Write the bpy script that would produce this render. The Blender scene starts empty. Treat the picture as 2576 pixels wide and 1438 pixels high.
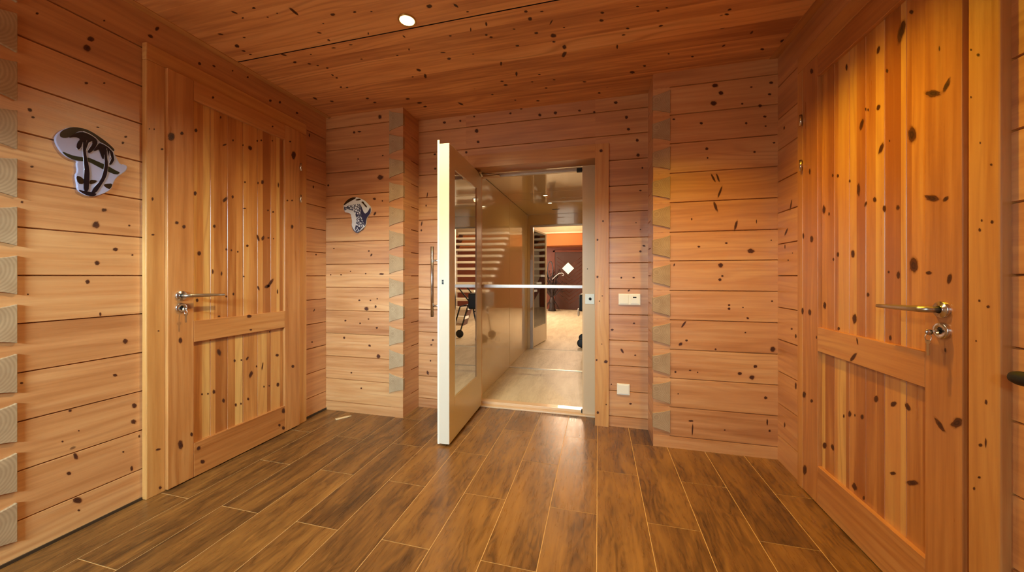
# Log-house hall with a through lift: built in metres. X right, Y into the room, Z up; floor at z = 0.
import bpy, bmesh, math, random
from mathutils import Vector, Matrix
R = random.Random(7)
PI = math.pi
SC = bpy.context.scene
COL = SC.collection
# knots: centre and two half-axes of each knot, metres in the plane of its board
K_left = [(1.0306,2.1517,0.012,0.005,-0.0015,-0.0129),
(1.0195,2.1041,0.0115,-0.0022,-0.0053,-0.0168),
(0.8798,2.1532,0.0045,0.0033,0.0,-0.0055),
(1.0737,2.2638,0.0038,0.0028,0.0,-0.0044),
(1.0171,1.9487,0.006,0.0032,0.0,-0.006),
(1.0737,1.9794,0.0045,0.0024,0.0,-0.0044),
(0.8619,1.7589,0.0059,-0.0027,-0.0022,-0.007),
(0.8698,1.7325,0.0052,0.0001,-0.0008,-0.0048),
(1.1473,1.7637,0.0063,0.0025,0.0,-0.0056),
(1.1374,1.7316,0.0055,0.0021,0.0,-0.0065),
(1.0531,1.7697,0.0055,0.0009,-0.0004,-0.0036),
(0.8668,1.5353,0.0049,0.0015,0.0,-0.0046),
(0.8425,1.3896,0.0038,0.0008,0.0,-0.0053),
(1.0737,1.4016,0.0103,0.0019,0.0,-0.0089),
(1.0468,1.3307,0.0124,0.0018,0.0,-0.0174),
(1.1602,1.3433,0.005,0.0007,0.0,-0.0056),
(1.111,1.2251,0.0101,0.0008,0.0,-0.0091),
(1.1718,1.2028,0.0043,0.0003,0.0,-0.0047),
(1.0506,1.1599,0.0087,0.0003,0.0,-0.0114),
(1.0208,1.0764,0.0072,-0.0001,0.0,-0.0103),
(0.857,1.0287,0.0024,-0.0001,0.0,-0.0031),
(1.0608,0.9284,0.0038,-0.0004,0.0,-0.0106),
(1.1459,0.7907,0.0098,-0.0018,0.0,-0.013),
(1.1097,0.64,0.0081,-0.0022,0.0,-0.0073),
(0.8415,0.6834,0.0047,-0.0014,0.0,-0.0046),
(0.9689,0.5283,0.0053,0.0009,0.0015,-0.0068),
(1.1792,0.4721,0.0102,-0.0037,0.0,-0.0132),
(1.1762,0.3961,0.0109,-0.0045,0.0,-0.0123),
(0.9944,0.4308,0.0029,-0.0013,0.0,-0.0034),
(0.9475,0.4061,0.0033,-0.0015,0.0,-0.0041),
(1.1388,0.2682,0.0042,-0.002,0.0,-0.0046),
(0.985,0.3253,0.0065,0.0002,0.0039,-0.0178),
(0.9655,0.2625,0.0078,-0.0043,0.0,-0.0083),
(1.1971,0.3155,0.0037,-0.0017,0.0,-0.0076),
(1.1689,0.1728,0.0058,-0.0031,0.0,-0.0132),
(0.9909,0.1316,0.0151,-0.0095,0.0,-0.0152),
(0.9944,0.0863,0.0046,-0.003,0.0,-0.0051),
(1.2678,2.3627,0.0061,-0.0021,-0.0072,-0.0156),
(1.2404,2.3057,0.0108,-0.0006,-0.0035,-0.01),
(1.4613,2.2998,0.0075,-0.0026,-0.005,-0.0097),
(1.536,2.3305,0.0092,-0.0003,-0.0026,-0.0065),
(1.6424,2.3641,0.0058,0.0034,0.0,-0.006),
(1.7367,2.3777,0.0076,0.0043,0.0,-0.0063),
(1.8945,2.3049,0.0101,-0.0004,-0.0051,-0.0106),
(1.9676,2.3298,0.0093,0.0045,0.0,-0.011),
(2.1102,2.3194,0.0113,0.0017,-0.0029,-0.0082),
(2.2235,2.198,0.0075,0.003,0.0,-0.0152),
(2.2621,1.805,0.0077,0.0019,0.0,-0.0138),
(2.2898,1.2729,0.0078,0.0005,0.0,-0.0078),
(2.27,0.8308,0.0055,-0.0021,-0.0053,-0.0111),
(2.2504,0.5825,0.0095,-0.0018,0.0,-0.0077)]
K_door1_face = [(1.2988,1.8183,0.0169,0.0066,0.0,-0.0241),
(1.3461,1.8558,0.0088,0.0035,0.0,-0.0103),
(1.323,1.3793,0.0095,0.0014,0.0,-0.0102),
(1.3551,1.363,0.0089,0.0012,0.0,-0.0114),
(2.0357,1.975,0.0199,0.0068,0.0,-0.031),
(2.0059,2.0614,0.0081,0.003,0.0,-0.0069),
(1.9832,1.6362,0.0079,0.0017,0.0,-0.0069),
(2.0224,1.6446,0.0082,0.0017,0.0,-0.007),
(2.0224,1.4559,0.0114,0.0016,0.0,-0.0168),
(1.7079,0.8481,0.0177,-0.002,0.0,-0.0111),
(1.7182,0.7613,0.0101,-0.0015,0.0,-0.0062),
(1.3389,0.7619,0.0097,-0.0017,0.0,-0.0164),
(1.3389,0.2132,0.0123,-0.0058,0.0,-0.0267),
(1.3902,0.2449,0.0074,-0.0033,0.0,-0.0126),
(1.4246,0.1529,0.0083,-0.0094,-0.0067,-0.0097),
(1.4443,0.0682,0.0128,-0.0066,0.0,-0.013),
(1.9514,0.1594,0.0139,-0.0053,0.0,-0.0218),
(1.9204,0.0723,0.0105,-0.0044,0.0,-0.0108),
(1.9514,0.0399,0.0124,-0.0053,0.0,-0.0136),
(2.029,0.451,0.0131,-0.0033,0.0,-0.0126),
(1.4974,2.121,0.0072,0.0036,0.0,-0.0078),
(1.6978,2.2018,0.01,0.0049,0.0,-0.0098),
(1.8694,2.1119,0.0072,0.003,0.0,-0.0066)]
K_door1_panel = [(1.4236,1.9042,0.0086,0.0035,0.0,-0.0118),
(1.5517,2.0338,0.0043,0.0019,0.0,-0.0092),
(1.5739,1.8808,0.0125,0.0094,0.0019,-0.0047),
(1.6222,1.9252,0.0058,0.0022,0.0,-0.0071),
(1.6826,1.9185,0.0061,0.0023,0.0,-0.0061),
(1.7283,1.9176,0.011,0.0102,0.0089,-0.0119),
(1.7759,1.9813,0.0066,0.0025,0.0,-0.0076),
(1.8032,1.9943,0.0068,0.0026,0.0,-0.0077),
(1.8831,2.0221,0.0058,0.0022,0.0,-0.0066),
(1.9656,2.0563,0.0078,0.003,0.0,-0.0082),
(1.4198,1.5566,0.0086,0.002,0.0,-0.0129),
(1.5762,1.5553,0.0076,-0.0051,-0.0127,-0.0186),
(1.6199,1.5816,0.0069,0.0015,0.0,-0.0106),
(1.6951,1.6908,0.0062,0.0016,0.0,-0.0073),
(1.8115,1.7215,0.011,0.0029,0.0,-0.0154),
(1.7813,1.7084,0.0053,0.0014,0.0,-0.0102),
(1.9283,1.7331,0.006,0.0015,0.0,-0.0189),
(1.6926,1.5254,0.0124,0.0024,0.0,-0.0049),
(1.8511,1.5423,0.0085,0.0016,0.0,-0.0066),
(1.889,1.5385,0.0088,0.0016,0.0,-0.0067),
(1.5171,1.3885,0.0084,0.0012,0.0,-0.0113),
(1.4393,1.2272,0.0107,0.0007,0.0,-0.0141),
(1.583,1.2602,0.0056,0.0004,0.0,-0.0081),
(1.6129,1.2576,0.0057,0.0004,0.0,-0.0071),
(1.6508,1.2506,0.0059,0.0004,0.0,-0.0072),
(1.7103,1.2924,0.01,0.0009,0.0,-0.0086),
(1.7813,1.3504,0.0075,0.0034,0.0091,-0.023),
(1.8142,1.3513,0.0103,-0.0024,-0.0065,-0.0176),
(1.8539,1.3582,0.0085,0.0009,0.0,-0.0052),
(1.892,1.3569,0.0058,0.0006,0.0,-0.0053),
(1.5086,1.1264,0.0052,0.0001,0.0,-0.0157),
(1.5561,1.1153,0.0054,0.0,0.0,-0.0138),
(1.6876,1.0988,0.0061,0.0,0.0,-0.0061),
(1.8684,1.053,0.0094,-0.0063,-0.026,-0.0337),
(1.4295,0.9669,0.0077,-0.0005,0.0,-0.0119),
(1.583,0.9802,0.0056,-0.0003,0.0,-0.007),
(1.6246,0.9924,0.0058,-0.0003,0.0,-0.0095),
(1.784,1.0234,0.0063,0.002,0.0064,-0.017),
(1.8453,1.0321,0.0219,0.0048,0.0033,-0.0115),
(1.9221,0.9941,0.006,-0.0003,0.0,-0.0189),
(1.5429,0.8661,0.0086,-0.001,0.0,-0.0057),
(1.5429,0.6543,0.0121,0.0021,0.0073,-0.0231),
(1.6317,0.5844,0.007,-0.0017,0.0,-0.0107),
(1.6728,0.5795,0.006,-0.0014,0.0,-0.006),
(1.7103,0.5808,0.0065,-0.0052,-0.0075,-0.011),
(1.8626,0.7255,0.0057,-0.0009,0.0,-0.0053),
(1.9191,0.5545,0.015,-0.0033,0.0,-0.0108),
(1.7335,0.4738,0.0108,-0.0068,-0.0087,-0.0209),
(1.7705,0.5152,0.0053,-0.0013,0.0,-0.0076),
(1.8115,0.5049,0.0054,-0.0023,-0.0052,-0.0265),
(1.9688,0.5435,0.0078,-0.0017,0.0,-0.0082),
(1.4532,0.4397,0.0049,-0.0016,0.0,-0.0066),
(1.4836,0.4319,0.0051,-0.0017,0.0,-0.0066),
(1.515,0.433,0.0084,-0.0027,0.0,-0.0135),
(1.5672,0.3642,0.0088,-0.0031,0.0,-0.0139),
(1.6388,0.3124,0.007,-0.0025,0.0,-0.0119),
(1.6703,0.3084,0.006,-0.0022,0.0,-0.0073),
(1.7154,0.3225,0.0075,-0.0026,0.0,-0.0099),
(1.8227,0.3674,0.0055,-0.0017,0.0,-0.0078),
(1.8597,0.3612,0.0057,-0.0017,0.0,-0.0066),
(1.9252,0.3493,0.012,-0.0037,0.0,-0.0162)]
K_cas1 = [(1.2333,1.307,0.007,0.0008,0.0,-0.0049),
(1.2317,1.4849,0.0047,0.001,0.0,-0.0097),
(1.2191,1.8281,0.0031,0.0013,0.0,-0.0039),
(1.238,1.8339,0.0031,0.0013,0.0,-0.0058),
(1.2557,0.8243,0.0048,-0.0007,0.0,-0.0039),
(1.2541,0.2273,0.0108,-0.0017,0.0012,-0.0063),
(1.2622,0.0301,0.0063,0.0007,0.0032,-0.0087),
(1.2704,1.7462,0.0065,0.0023,0.0,-0.0059)]
K_A = [(-2.1534,2.4101,0.0152,-0.0017,0.0,-0.0096),
(-1.6749,2.3598,0.0175,-0.002,0.0,-0.0185),
(-1.9129,2.2612,0.0128,-0.0013,0.0,-0.011),
(-1.8645,2.2627,0.0181,-0.0019,0.0,-0.0063),
(-1.8757,2.0429,0.0073,-0.0006,0.0,-0.0078),
(-1.6499,2.0526,0.0087,-0.0007,0.0,-0.0061),
(-1.6714,1.8814,0.0315,-0.0022,0.0,-0.0216),
(-2.1612,1.8498,0.0115,-0.0007,0.0,-0.0096),
(-1.7254,1.7146,0.0159,-0.0009,0.0,-0.0108),
(-1.6535,1.695,0.007,-0.0004,0.0,-0.0077),
(-1.7217,1.5975,0.0092,-0.005,-0.0106,-0.0156),
(-1.7762,1.3016,0.0089,-0.0002,0.0,-0.0062),
(-1.7544,1.2695,0.0077,-0.004,-0.008,-0.012),
(-1.9467,1.1403,0.0074,-0.0,0.0,-0.0047),
(-2.0376,1.1114,0.0093,-0.0,0.0,-0.0064),
(-2.1378,1.1115,0.0076,-0.0,0.0,-0.0064),
(-1.8055,1.1208,0.0072,-0.0,0.0,-0.0062),
(-1.6606,1.1174,0.0245,-0.0,0.0,-0.0077),
(-1.8645,0.9066,0.0109,0.0002,0.0,-0.0078),
(-1.7616,0.9083,0.0089,0.0002,0.0,-0.0062),
(-1.7001,0.922,0.0071,0.0001,0.0,-0.0062),
(-1.7982,0.8409,0.0215,0.0005,0.0,-0.0171),
(-1.7145,0.8586,0.0106,0.0002,0.0,-0.0124),
(-1.9957,0.7394,0.0111,0.0004,0.0,-0.0079),
(-1.8571,0.7213,0.0091,0.0003,0.0,-0.0078),
(-1.7799,0.7588,0.009,0.0003,0.0,-0.0062),
(-1.7037,0.6917,0.0106,0.0004,0.0,-0.0093),
(-2.0071,0.5998,0.0112,0.0005,0.0,-0.0111),
(-1.7689,0.5466,0.0124,-0.0056,-0.0054,-0.0083),
(-1.6893,0.4655,0.0193,0.0011,0.0,-0.0185),
(-1.9391,0.3194,0.0092,0.0006,0.0,-0.0079),
(-1.846,0.2012,0.009,0.0007,0.0,-0.0078),
(-1.8276,1.481,0.0051,-0.0018,-0.0074,-0.0174),
(-2.1068,1.3271,0.0095,-0.0002,0.0,-0.0048)]
K_B = [(0.7074,2.2889,0.0196,-0.0026,0.0,-0.0146),
(0.7406,2.2375,0.0151,-0.002,0.0,-0.0145),
(0.6984,2.1784,0.0197,-0.0024,0.0,-0.017),
(0.9521,2.1331,0.0103,-0.0012,0.0,-0.0106),
(1.0024,2.1966,0.0102,-0.0013,0.0,-0.0071),
(1.0107,2.265,0.0122,-0.0017,0.0,-0.0082),
(0.8563,2.1568,0.0074,-0.0009,0.0,-0.006),
(0.9055,2.2526,0.0073,-0.001,0.0,-0.0048),
(0.6287,2.0618,0.01,-0.0011,0.0,-0.0086),
(0.8778,2.035,0.0073,-0.0008,0.0,-0.0083),
(0.9773,2.0652,0.0102,-0.0011,0.0,-0.0071),
(0.4695,2.1044,0.0092,-0.001,0.0,-0.0062),
(0.9815,2.0071,0.0061,-0.0006,0.0,-0.0047),
(0.6603,1.8989,0.0099,-0.0009,0.0,-0.0098),
(0.9225,1.856,0.0073,-0.0006,0.0,-0.0071),
(0.6648,1.8412,0.0055,-0.0005,0.0,-0.0061),
(1.0252,1.902,0.0081,-0.0008,0.0,-0.0059),
(0.6962,1.7145,0.0058,0.003,0.0133,-0.0288),
(0.7229,1.7126,0.0061,0.0021,0.0097,-0.0303),
(0.734,1.6228,0.0061,-0.0028,-0.0134,-0.0402),
(0.7096,1.5351,0.0082,0.0029,0.0119,-0.0371),
(0.8217,1.4121,0.0072,-0.0024,-0.0083,-0.0345),
(0.9331,1.4323,0.0031,-0.0001,0.0,-0.0142),
(0.5739,1.4612,0.0045,-0.0002,0.0,-0.0086),
(0.6151,1.2867,0.0089,-0.0002,0.0,-0.0074),
(0.7693,1.3056,0.0086,-0.0002,0.0,-0.006),
(0.9034,1.254,0.0208,-0.0004,0.0,-0.0154),
(1.0107,1.3168,0.0041,-0.0001,0.0,-0.0047),
(0.7384,1.168,0.0151,-0.0001,0.0,-0.017),
(0.7473,1.1013,0.0076,0.0,0.0,-0.0073),
(0.734,1.0791,0.0098,0.0,0.0,-0.0097),
(0.4718,1.1726,0.0044,-0.0013,-0.0027,-0.0108),
(0.7846,0.9219,0.0075,0.0001,0.0,-0.0072),
(0.7846,0.8998,0.0086,0.0002,0.0,-0.0084),
(0.8863,0.8438,0.0073,-0.0045,-0.0031,-0.0063),
(1.0149,0.9505,0.0061,0.0001,0.0,-0.0059),
(0.8606,0.9088,0.0042,0.0001,0.0,-0.0048),
(0.544,0.6923,0.009,0.0004,0.0,-0.0074),
(0.5092,0.6679,0.0118,0.008,0.0051,-0.0094),
(0.7096,0.6452,0.0065,0.0003,0.0,-0.0061),
(1.019,0.6611,0.0162,0.0008,0.0,-0.0188),
(0.8735,0.7558,0.0052,0.0002,0.0,-0.0048),
(0.4789,0.4884,0.0069,0.0005,0.0,-0.0075),
(0.5648,0.5043,0.0079,0.0005,0.0,-0.0049),
(0.6082,0.4946,0.0045,0.0003,0.0,-0.0049),
(0.8433,0.5032,0.0137,0.0009,0.0,-0.0108),
(0.9268,0.5524,0.0114,0.0007,0.0,-0.0107),
(0.9077,0.4833,0.0156,0.0011,0.0,-0.0154),
(0.9815,0.366,0.0102,0.0009,0.0,-0.0094),
(0.4952,0.3499,0.0046,0.0004,0.0,-0.005),
(0.5785,0.1304,0.0045,0.0002,-0.002,-0.0421),
(0.5694,0.1848,0.0157,0.0016,0.0,-0.0062),
(0.9899,0.2203,0.0051,0.0005,0.0,-0.0212),
(1.0024,0.1689,0.0071,0.0008,0.0,-0.0082),
(0.7605,0.1476,0.0054,0.0006,0.0,-0.0048),
(0.5278,0.7953,0.0056,-0.0041,-0.0144,-0.0229)]
K_back = [(0.1245,2.3706,0.015,-0.0018,0.0,-0.0114),
(0.1993,2.2545,0.0121,-0.0013,0.0,-0.0142),
(0.213,2.1664,0.0134,-0.0014,0.0,-0.0099),
(0.273,2.0799,0.0119,-0.0011,0.0,-0.0126),
(0.2784,1.9732,0.0132,-0.0011,0.0,-0.0141),
(0.3081,1.8792,0.0066,-0.0005,0.0,-0.0084),
(0.2947,1.717,0.0093,-0.0006,0.0,-0.0056),
(0.2947,1.4365,0.0053,-0.0002,0.0,-0.0056),
(0.2649,1.4863,0.0053,-0.0002,0.0,-0.0042),
(0.3189,1.3186,0.0116,-0.0024,-0.0012,-0.0069),
(0.2947,1.279,0.0093,-0.0002,0.0,-0.0084),
(0.1634,1.0899,0.0068,0.0,0.0,-0.0071),
(0.2486,1.09,0.0093,0.0,0.0,-0.0056),
(0.2158,0.9977,0.0093,0.0057,0.0034,-0.0061),
(0.2513,0.7594,0.0093,0.0003,0.0,-0.007),
(0.0993,0.7076,0.0123,0.0005,0.0,-0.0086),
(0.1689,0.5567,0.007,0.0046,0.0095,-0.0167),
(0.2595,0.5298,0.008,0.0004,0.0,-0.0056),
(0.2267,0.1764,0.0107,0.001,0.0,-0.0071),
(0.0937,0.3075,0.0055,0.0004,0.0,-0.0057),
(-1.2352,2.372,0.0157,-0.0017,0.0,-0.0113),
(-1.0942,2.3697,0.0102,-0.0011,0.0,-0.0096),
(-0.9736,2.392,0.01,-0.0011,0.0,-0.0079),
(-0.9532,2.274,0.0166,-0.0017,0.0,-0.0189),
(-0.9396,2.1828,0.0133,-0.0013,0.0,-0.0126),
(-1.0422,2.1083,0.0118,-0.001,0.0,-0.0111),
(-0.6715,2.3831,0.0111,-0.0013,0.0,-0.0092),
(-0.5848,2.4105,0.0125,-0.0015,0.0,-0.0091),
(-0.4372,2.344,0.0136,-0.0015,0.0,-0.012),
(-0.3176,2.3456,0.0148,-0.0017,0.0,-0.0134),
(-0.1358,2.3426,0.0129,-0.0015,0.0,-0.0088),
(-0.0284,2.3183,0.0099,-0.0011,0.0,-0.0087),
(-1.3214,2.1161,0.0142,-0.0012,0.0,-0.0081),
(-1.3178,1.9965,0.0124,-0.0009,0.0,-0.0097),
(-1.3906,1.7819,0.0053,-0.0011,-0.005,-0.0255),
(-1.4016,1.6924,0.0072,-0.0003,0.0,-0.0098),
(-1.4421,1.5438,0.0071,-0.0014,-0.0044,-0.0225),
(-1.4458,1.487,0.009,-0.0003,0.0,-0.0099),
(-1.3396,0.5672,0.0107,0.0005,0.0,-0.0098),
(-1.3541,0.5267,0.0125,0.0006,0.0,-0.0065),
(-1.3614,0.3933,0.0071,0.0004,0.0,-0.0081),
(-1.3869,0.2918,0.0104,0.0032,0.0056,-0.0185)]
K_cas3 = [(0.0201,2.0209,0.0138,-0.0012,0.0,-0.0129),
(0.0342,1.5037,0.0069,-0.0003,0.0,-0.0086),
(-0.0054,1.3678,0.007,-0.0002,0.0,-0.0086),
(-0.0054,1.0957,0.0083,0.0,0.0,-0.01),
(0.0539,0.4761,0.0151,0.0009,0.0,-0.0128),
(-0.0111,0.4839,0.007,0.0004,0.0,-0.0086),
(-0.0026,0.0983,0.0097,0.0009,0.0,-0.0115),
(0.0567,0.1621,0.0055,0.0005,0.0,-0.0057),
(0.0257,0.6027,0.0042,0.0002,0.0,-0.0043),
(0.0088,0.9175,0.0055,0.0001,0.0,-0.0057),
(0.0285,0.9557,0.0055,0.0001,0.0,-0.0043)]
K_right = [(2.3192,1.9572,-0.0085,-0.0043,0.0037,-0.0096),
(2.2471,1.4986,-0.0079,-0.0023,0.0105,-0.0302),
(2.2974,1.3539,-0.0099,-0.0031,0.016,-0.0213),
(2.3104,1.2708,-0.0064,-0.0005,0.0,-0.0135),
(2.2308,1.2289,-0.0059,-0.0004,0.0,-0.0032),
(2.2761,1.1913,-0.0082,-0.0004,0.0,-0.0044),
(2.2389,0.807,-0.0119,0.0018,0.0,-0.0065),
(2.1991,0.7739,-0.0095,0.0016,0.0,-0.0127),
(2.1991,0.5031,-0.0095,0.0029,0.0,-0.0212),
(2.3148,0.2424,-0.0086,0.0036,0.0,-0.0158)]
K_door2_face = [(2.0083,2.1103,-0.0142,-0.0082,0.0,-0.0134),
(2.0247,1.6213,-0.0081,-0.0024,0.0,-0.0155),
(2.0795,1.307,-0.0086,-0.001,0.0,-0.016),
(2.0083,1.2833,-0.0142,-0.0015,0.0,-0.0192),
(2.0865,0.9209,-0.0121,0.0012,0.0,-0.0201),
(2.0247,0.921,-0.0145,0.0015,0.0,-0.0174),
(2.0724,0.4957,-0.017,0.0056,0.0,-0.0179),
(2.0083,0.4857,-0.0127,0.0044,0.0,-0.0096),
(2.0654,0.1155,-0.0185,0.0101,0.0,-0.0278),
(1.6997,0.836,-0.0043,0.0013,-0.0038,-0.0149),
(1.7221,0.7663,-0.0091,-0.0025,0.0195,-0.0244),
(1.97,0.8058,-0.0061,0.001,0.0,-0.0084),
(1.3743,1.6747,-0.0291,-0.015,0.0,-0.0123),
(1.3297,1.6759,-0.0065,-0.0064,0.0113,-0.0177),
(1.3769,1.3464,-0.0276,-0.0107,0.002,-0.0105),
(1.3321,1.3341,-0.0091,0.0055,-0.0042,-0.0059),
(1.3212,1.0923,-0.0079,-0.002,0.0046,-0.017),
(1.3877,1.1108,-0.0119,-0.0001,0.0,-0.0062),
(1.3509,0.6426,-0.0061,0.0067,-0.0176,-0.0168),
(1.2988,0.6702,-0.0164,0.0184,-0.0084,-0.0086),
(1.3522,1.8019,-0.0025,-0.0016,0.0,-0.0084),
(1.3334,0.8765,-0.003,0.0006,0.0,-0.0071)]
K_door2_panel = [(1.9987,1.8049,-0.0138,-0.0056,0.0,-0.0152),
(1.9646,1.7911,-0.0103,-0.0042,0.0,-0.0149),
(1.9466,1.416,-0.013,-0.0024,0.0,-0.0222),
(1.9089,1.3886,-0.0069,-0.0012,0.0,-0.009),
(1.8837,1.5603,-0.0067,-0.0019,0.0,-0.0089),
(1.8487,1.5487,-0.0077,-0.0022,0.0,-0.0087),
(1.8487,1.1969,-0.009,-0.0006,0.0,-0.0122),
(1.8782,1.1769,-0.0067,-0.0003,0.0,-0.008),
(1.7928,2.0008,-0.0072,-0.0042,0.0,-0.0151),
(1.7546,1.1945,-0.0125,-0.0008,0.0,-0.018),
(1.7734,1.5054,-0.0058,-0.0016,0.0,-0.0083),
(1.7226,1.4558,-0.0098,-0.0024,0.0,-0.0288),
(1.705,1.7165,-0.0102,-0.0064,0.0095,-0.0221),
(1.6835,1.7694,-0.0041,-0.0019,0.0,-0.007),
(1.6709,1.7604,-0.0041,-0.0019,0.0,-0.007),
(1.6835,1.389,-0.0058,-0.0028,0.0057,-0.0106),
(1.6365,1.3963,-0.0096,-0.0021,0.0,-0.0121),
(1.5906,1.3537,-0.009,-0.0017,0.0,-0.0146),
(1.5778,1.8612,-0.0062,-0.0036,0.0,-0.0087),
(1.6189,1.9655,-0.0073,-0.0061,0.0059,-0.0136),
(1.6189,1.7451,-0.0088,-0.0067,0.0058,-0.0099),
(1.6055,1.5838,-0.0095,-0.0062,0.0109,-0.0198),
(1.567,1.5977,-0.0035,-0.0013,0.0,-0.0043),
(1.5306,1.3451,-0.009,-0.0017,0.0,-0.0097),
(1.5156,1.9657,-0.014,-0.0124,0.0124,-0.0375),
(1.4727,1.5835,-0.0192,-0.0077,0.0,-0.0306),
(1.4666,1.1385,-0.0176,-0.0006,0.0,-0.0291),
(1.4758,2.0035,-0.009,-0.0067,0.0,-0.008),
(1.5706,1.1154,-0.0052,-0.0001,0.0,-0.0057),
(1.5289,1.105,-0.0082,-0.0,0.0,-0.0139),
(1.9407,0.9619,-0.0129,0.0011,0.0,-0.0184),
(1.8435,0.8672,-0.0089,0.0013,0.0,-0.0087),
(1.7453,0.9231,-0.0134,0.0016,0.0,-0.0228),
(1.6709,1.0267,-0.0081,0.0004,0.0,-0.0093),
(1.5634,0.8748,-0.0069,0.0012,0.0,-0.01),
(1.9768,0.5461,-0.012,0.0039,0.0,-0.0245),
(1.9707,0.4907,-0.0073,0.0034,-0.0062,-0.0199),
(1.7734,0.5136,-0.0105,0.0041,0.0,-0.0149),
(1.8102,0.4907,-0.0061,0.0024,0.0,-0.0085),
(1.743,0.5204,-0.0045,0.0018,0.0,-0.0065),
(1.7028,0.5297,-0.0095,0.0038,0.0,-0.0111),
(1.6305,0.6272,-0.0114,0.0039,0.0,-0.015),
(1.5494,0.6364,-0.0138,0.013,-0.0068,-0.0056),
(1.4898,0.6482,-0.0084,0.0065,-0.0084,-0.0127),
(1.9407,0.3003,-0.0172,0.0082,0.0,-0.0166),
(1.8837,0.3183,-0.0103,0.0068,-0.007,-0.0138),
(1.7453,0.2205,-0.0136,0.0117,-0.0084,-0.0117),
(1.6942,0.2059,-0.0073,0.0046,0.0,-0.0086),
(1.5511,0.3846,-0.0152,0.0084,0.0,-0.0071),
(1.4711,0.3964,-0.0264,0.0153,0.0,-0.0106)]
K_cas2n = [(1.2421,1.7138,-0.0035,0.001,-0.0029,-0.0055),
(1.261,1.7402,-0.0031,-0.002,0.0,-0.0038),
(1.261,1.6064,-0.0026,-0.0013,0.0,-0.0033),
(1.2369,1.4681,-0.002,-0.0008,0.0,-0.0043),
(1.2092,1.3991,-0.0033,-0.001,0.0,-0.0036),
(1.2072,1.2453,-0.0042,-0.0007,0.0,-0.0052),
(1.2329,1.2535,-0.0025,-0.0004,0.0,-0.0043),
(1.238,1.228,-0.004,-0.0005,0.0,-0.0054),
(1.239,1.0324,-0.0035,0.0002,0.0,-0.0038),
(1.2169,1.0178,-0.0048,0.0004,0.0,-0.0042),
(1.2473,0.9199,-0.0026,0.0005,0.0,-0.0033),
(1.2219,0.7581,-0.0039,0.0014,0.0,-0.0074),
(1.2359,0.6348,-0.0055,0.0026,0.0,-0.0054),
(1.2229,0.6474,-0.0024,0.0011,0.0,-0.0138),
(1.239,0.5442,-0.0045,0.0026,0.0,-0.0038),
(1.2525,0.5054,-0.0036,0.0021,0.0,-0.0049)]
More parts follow.
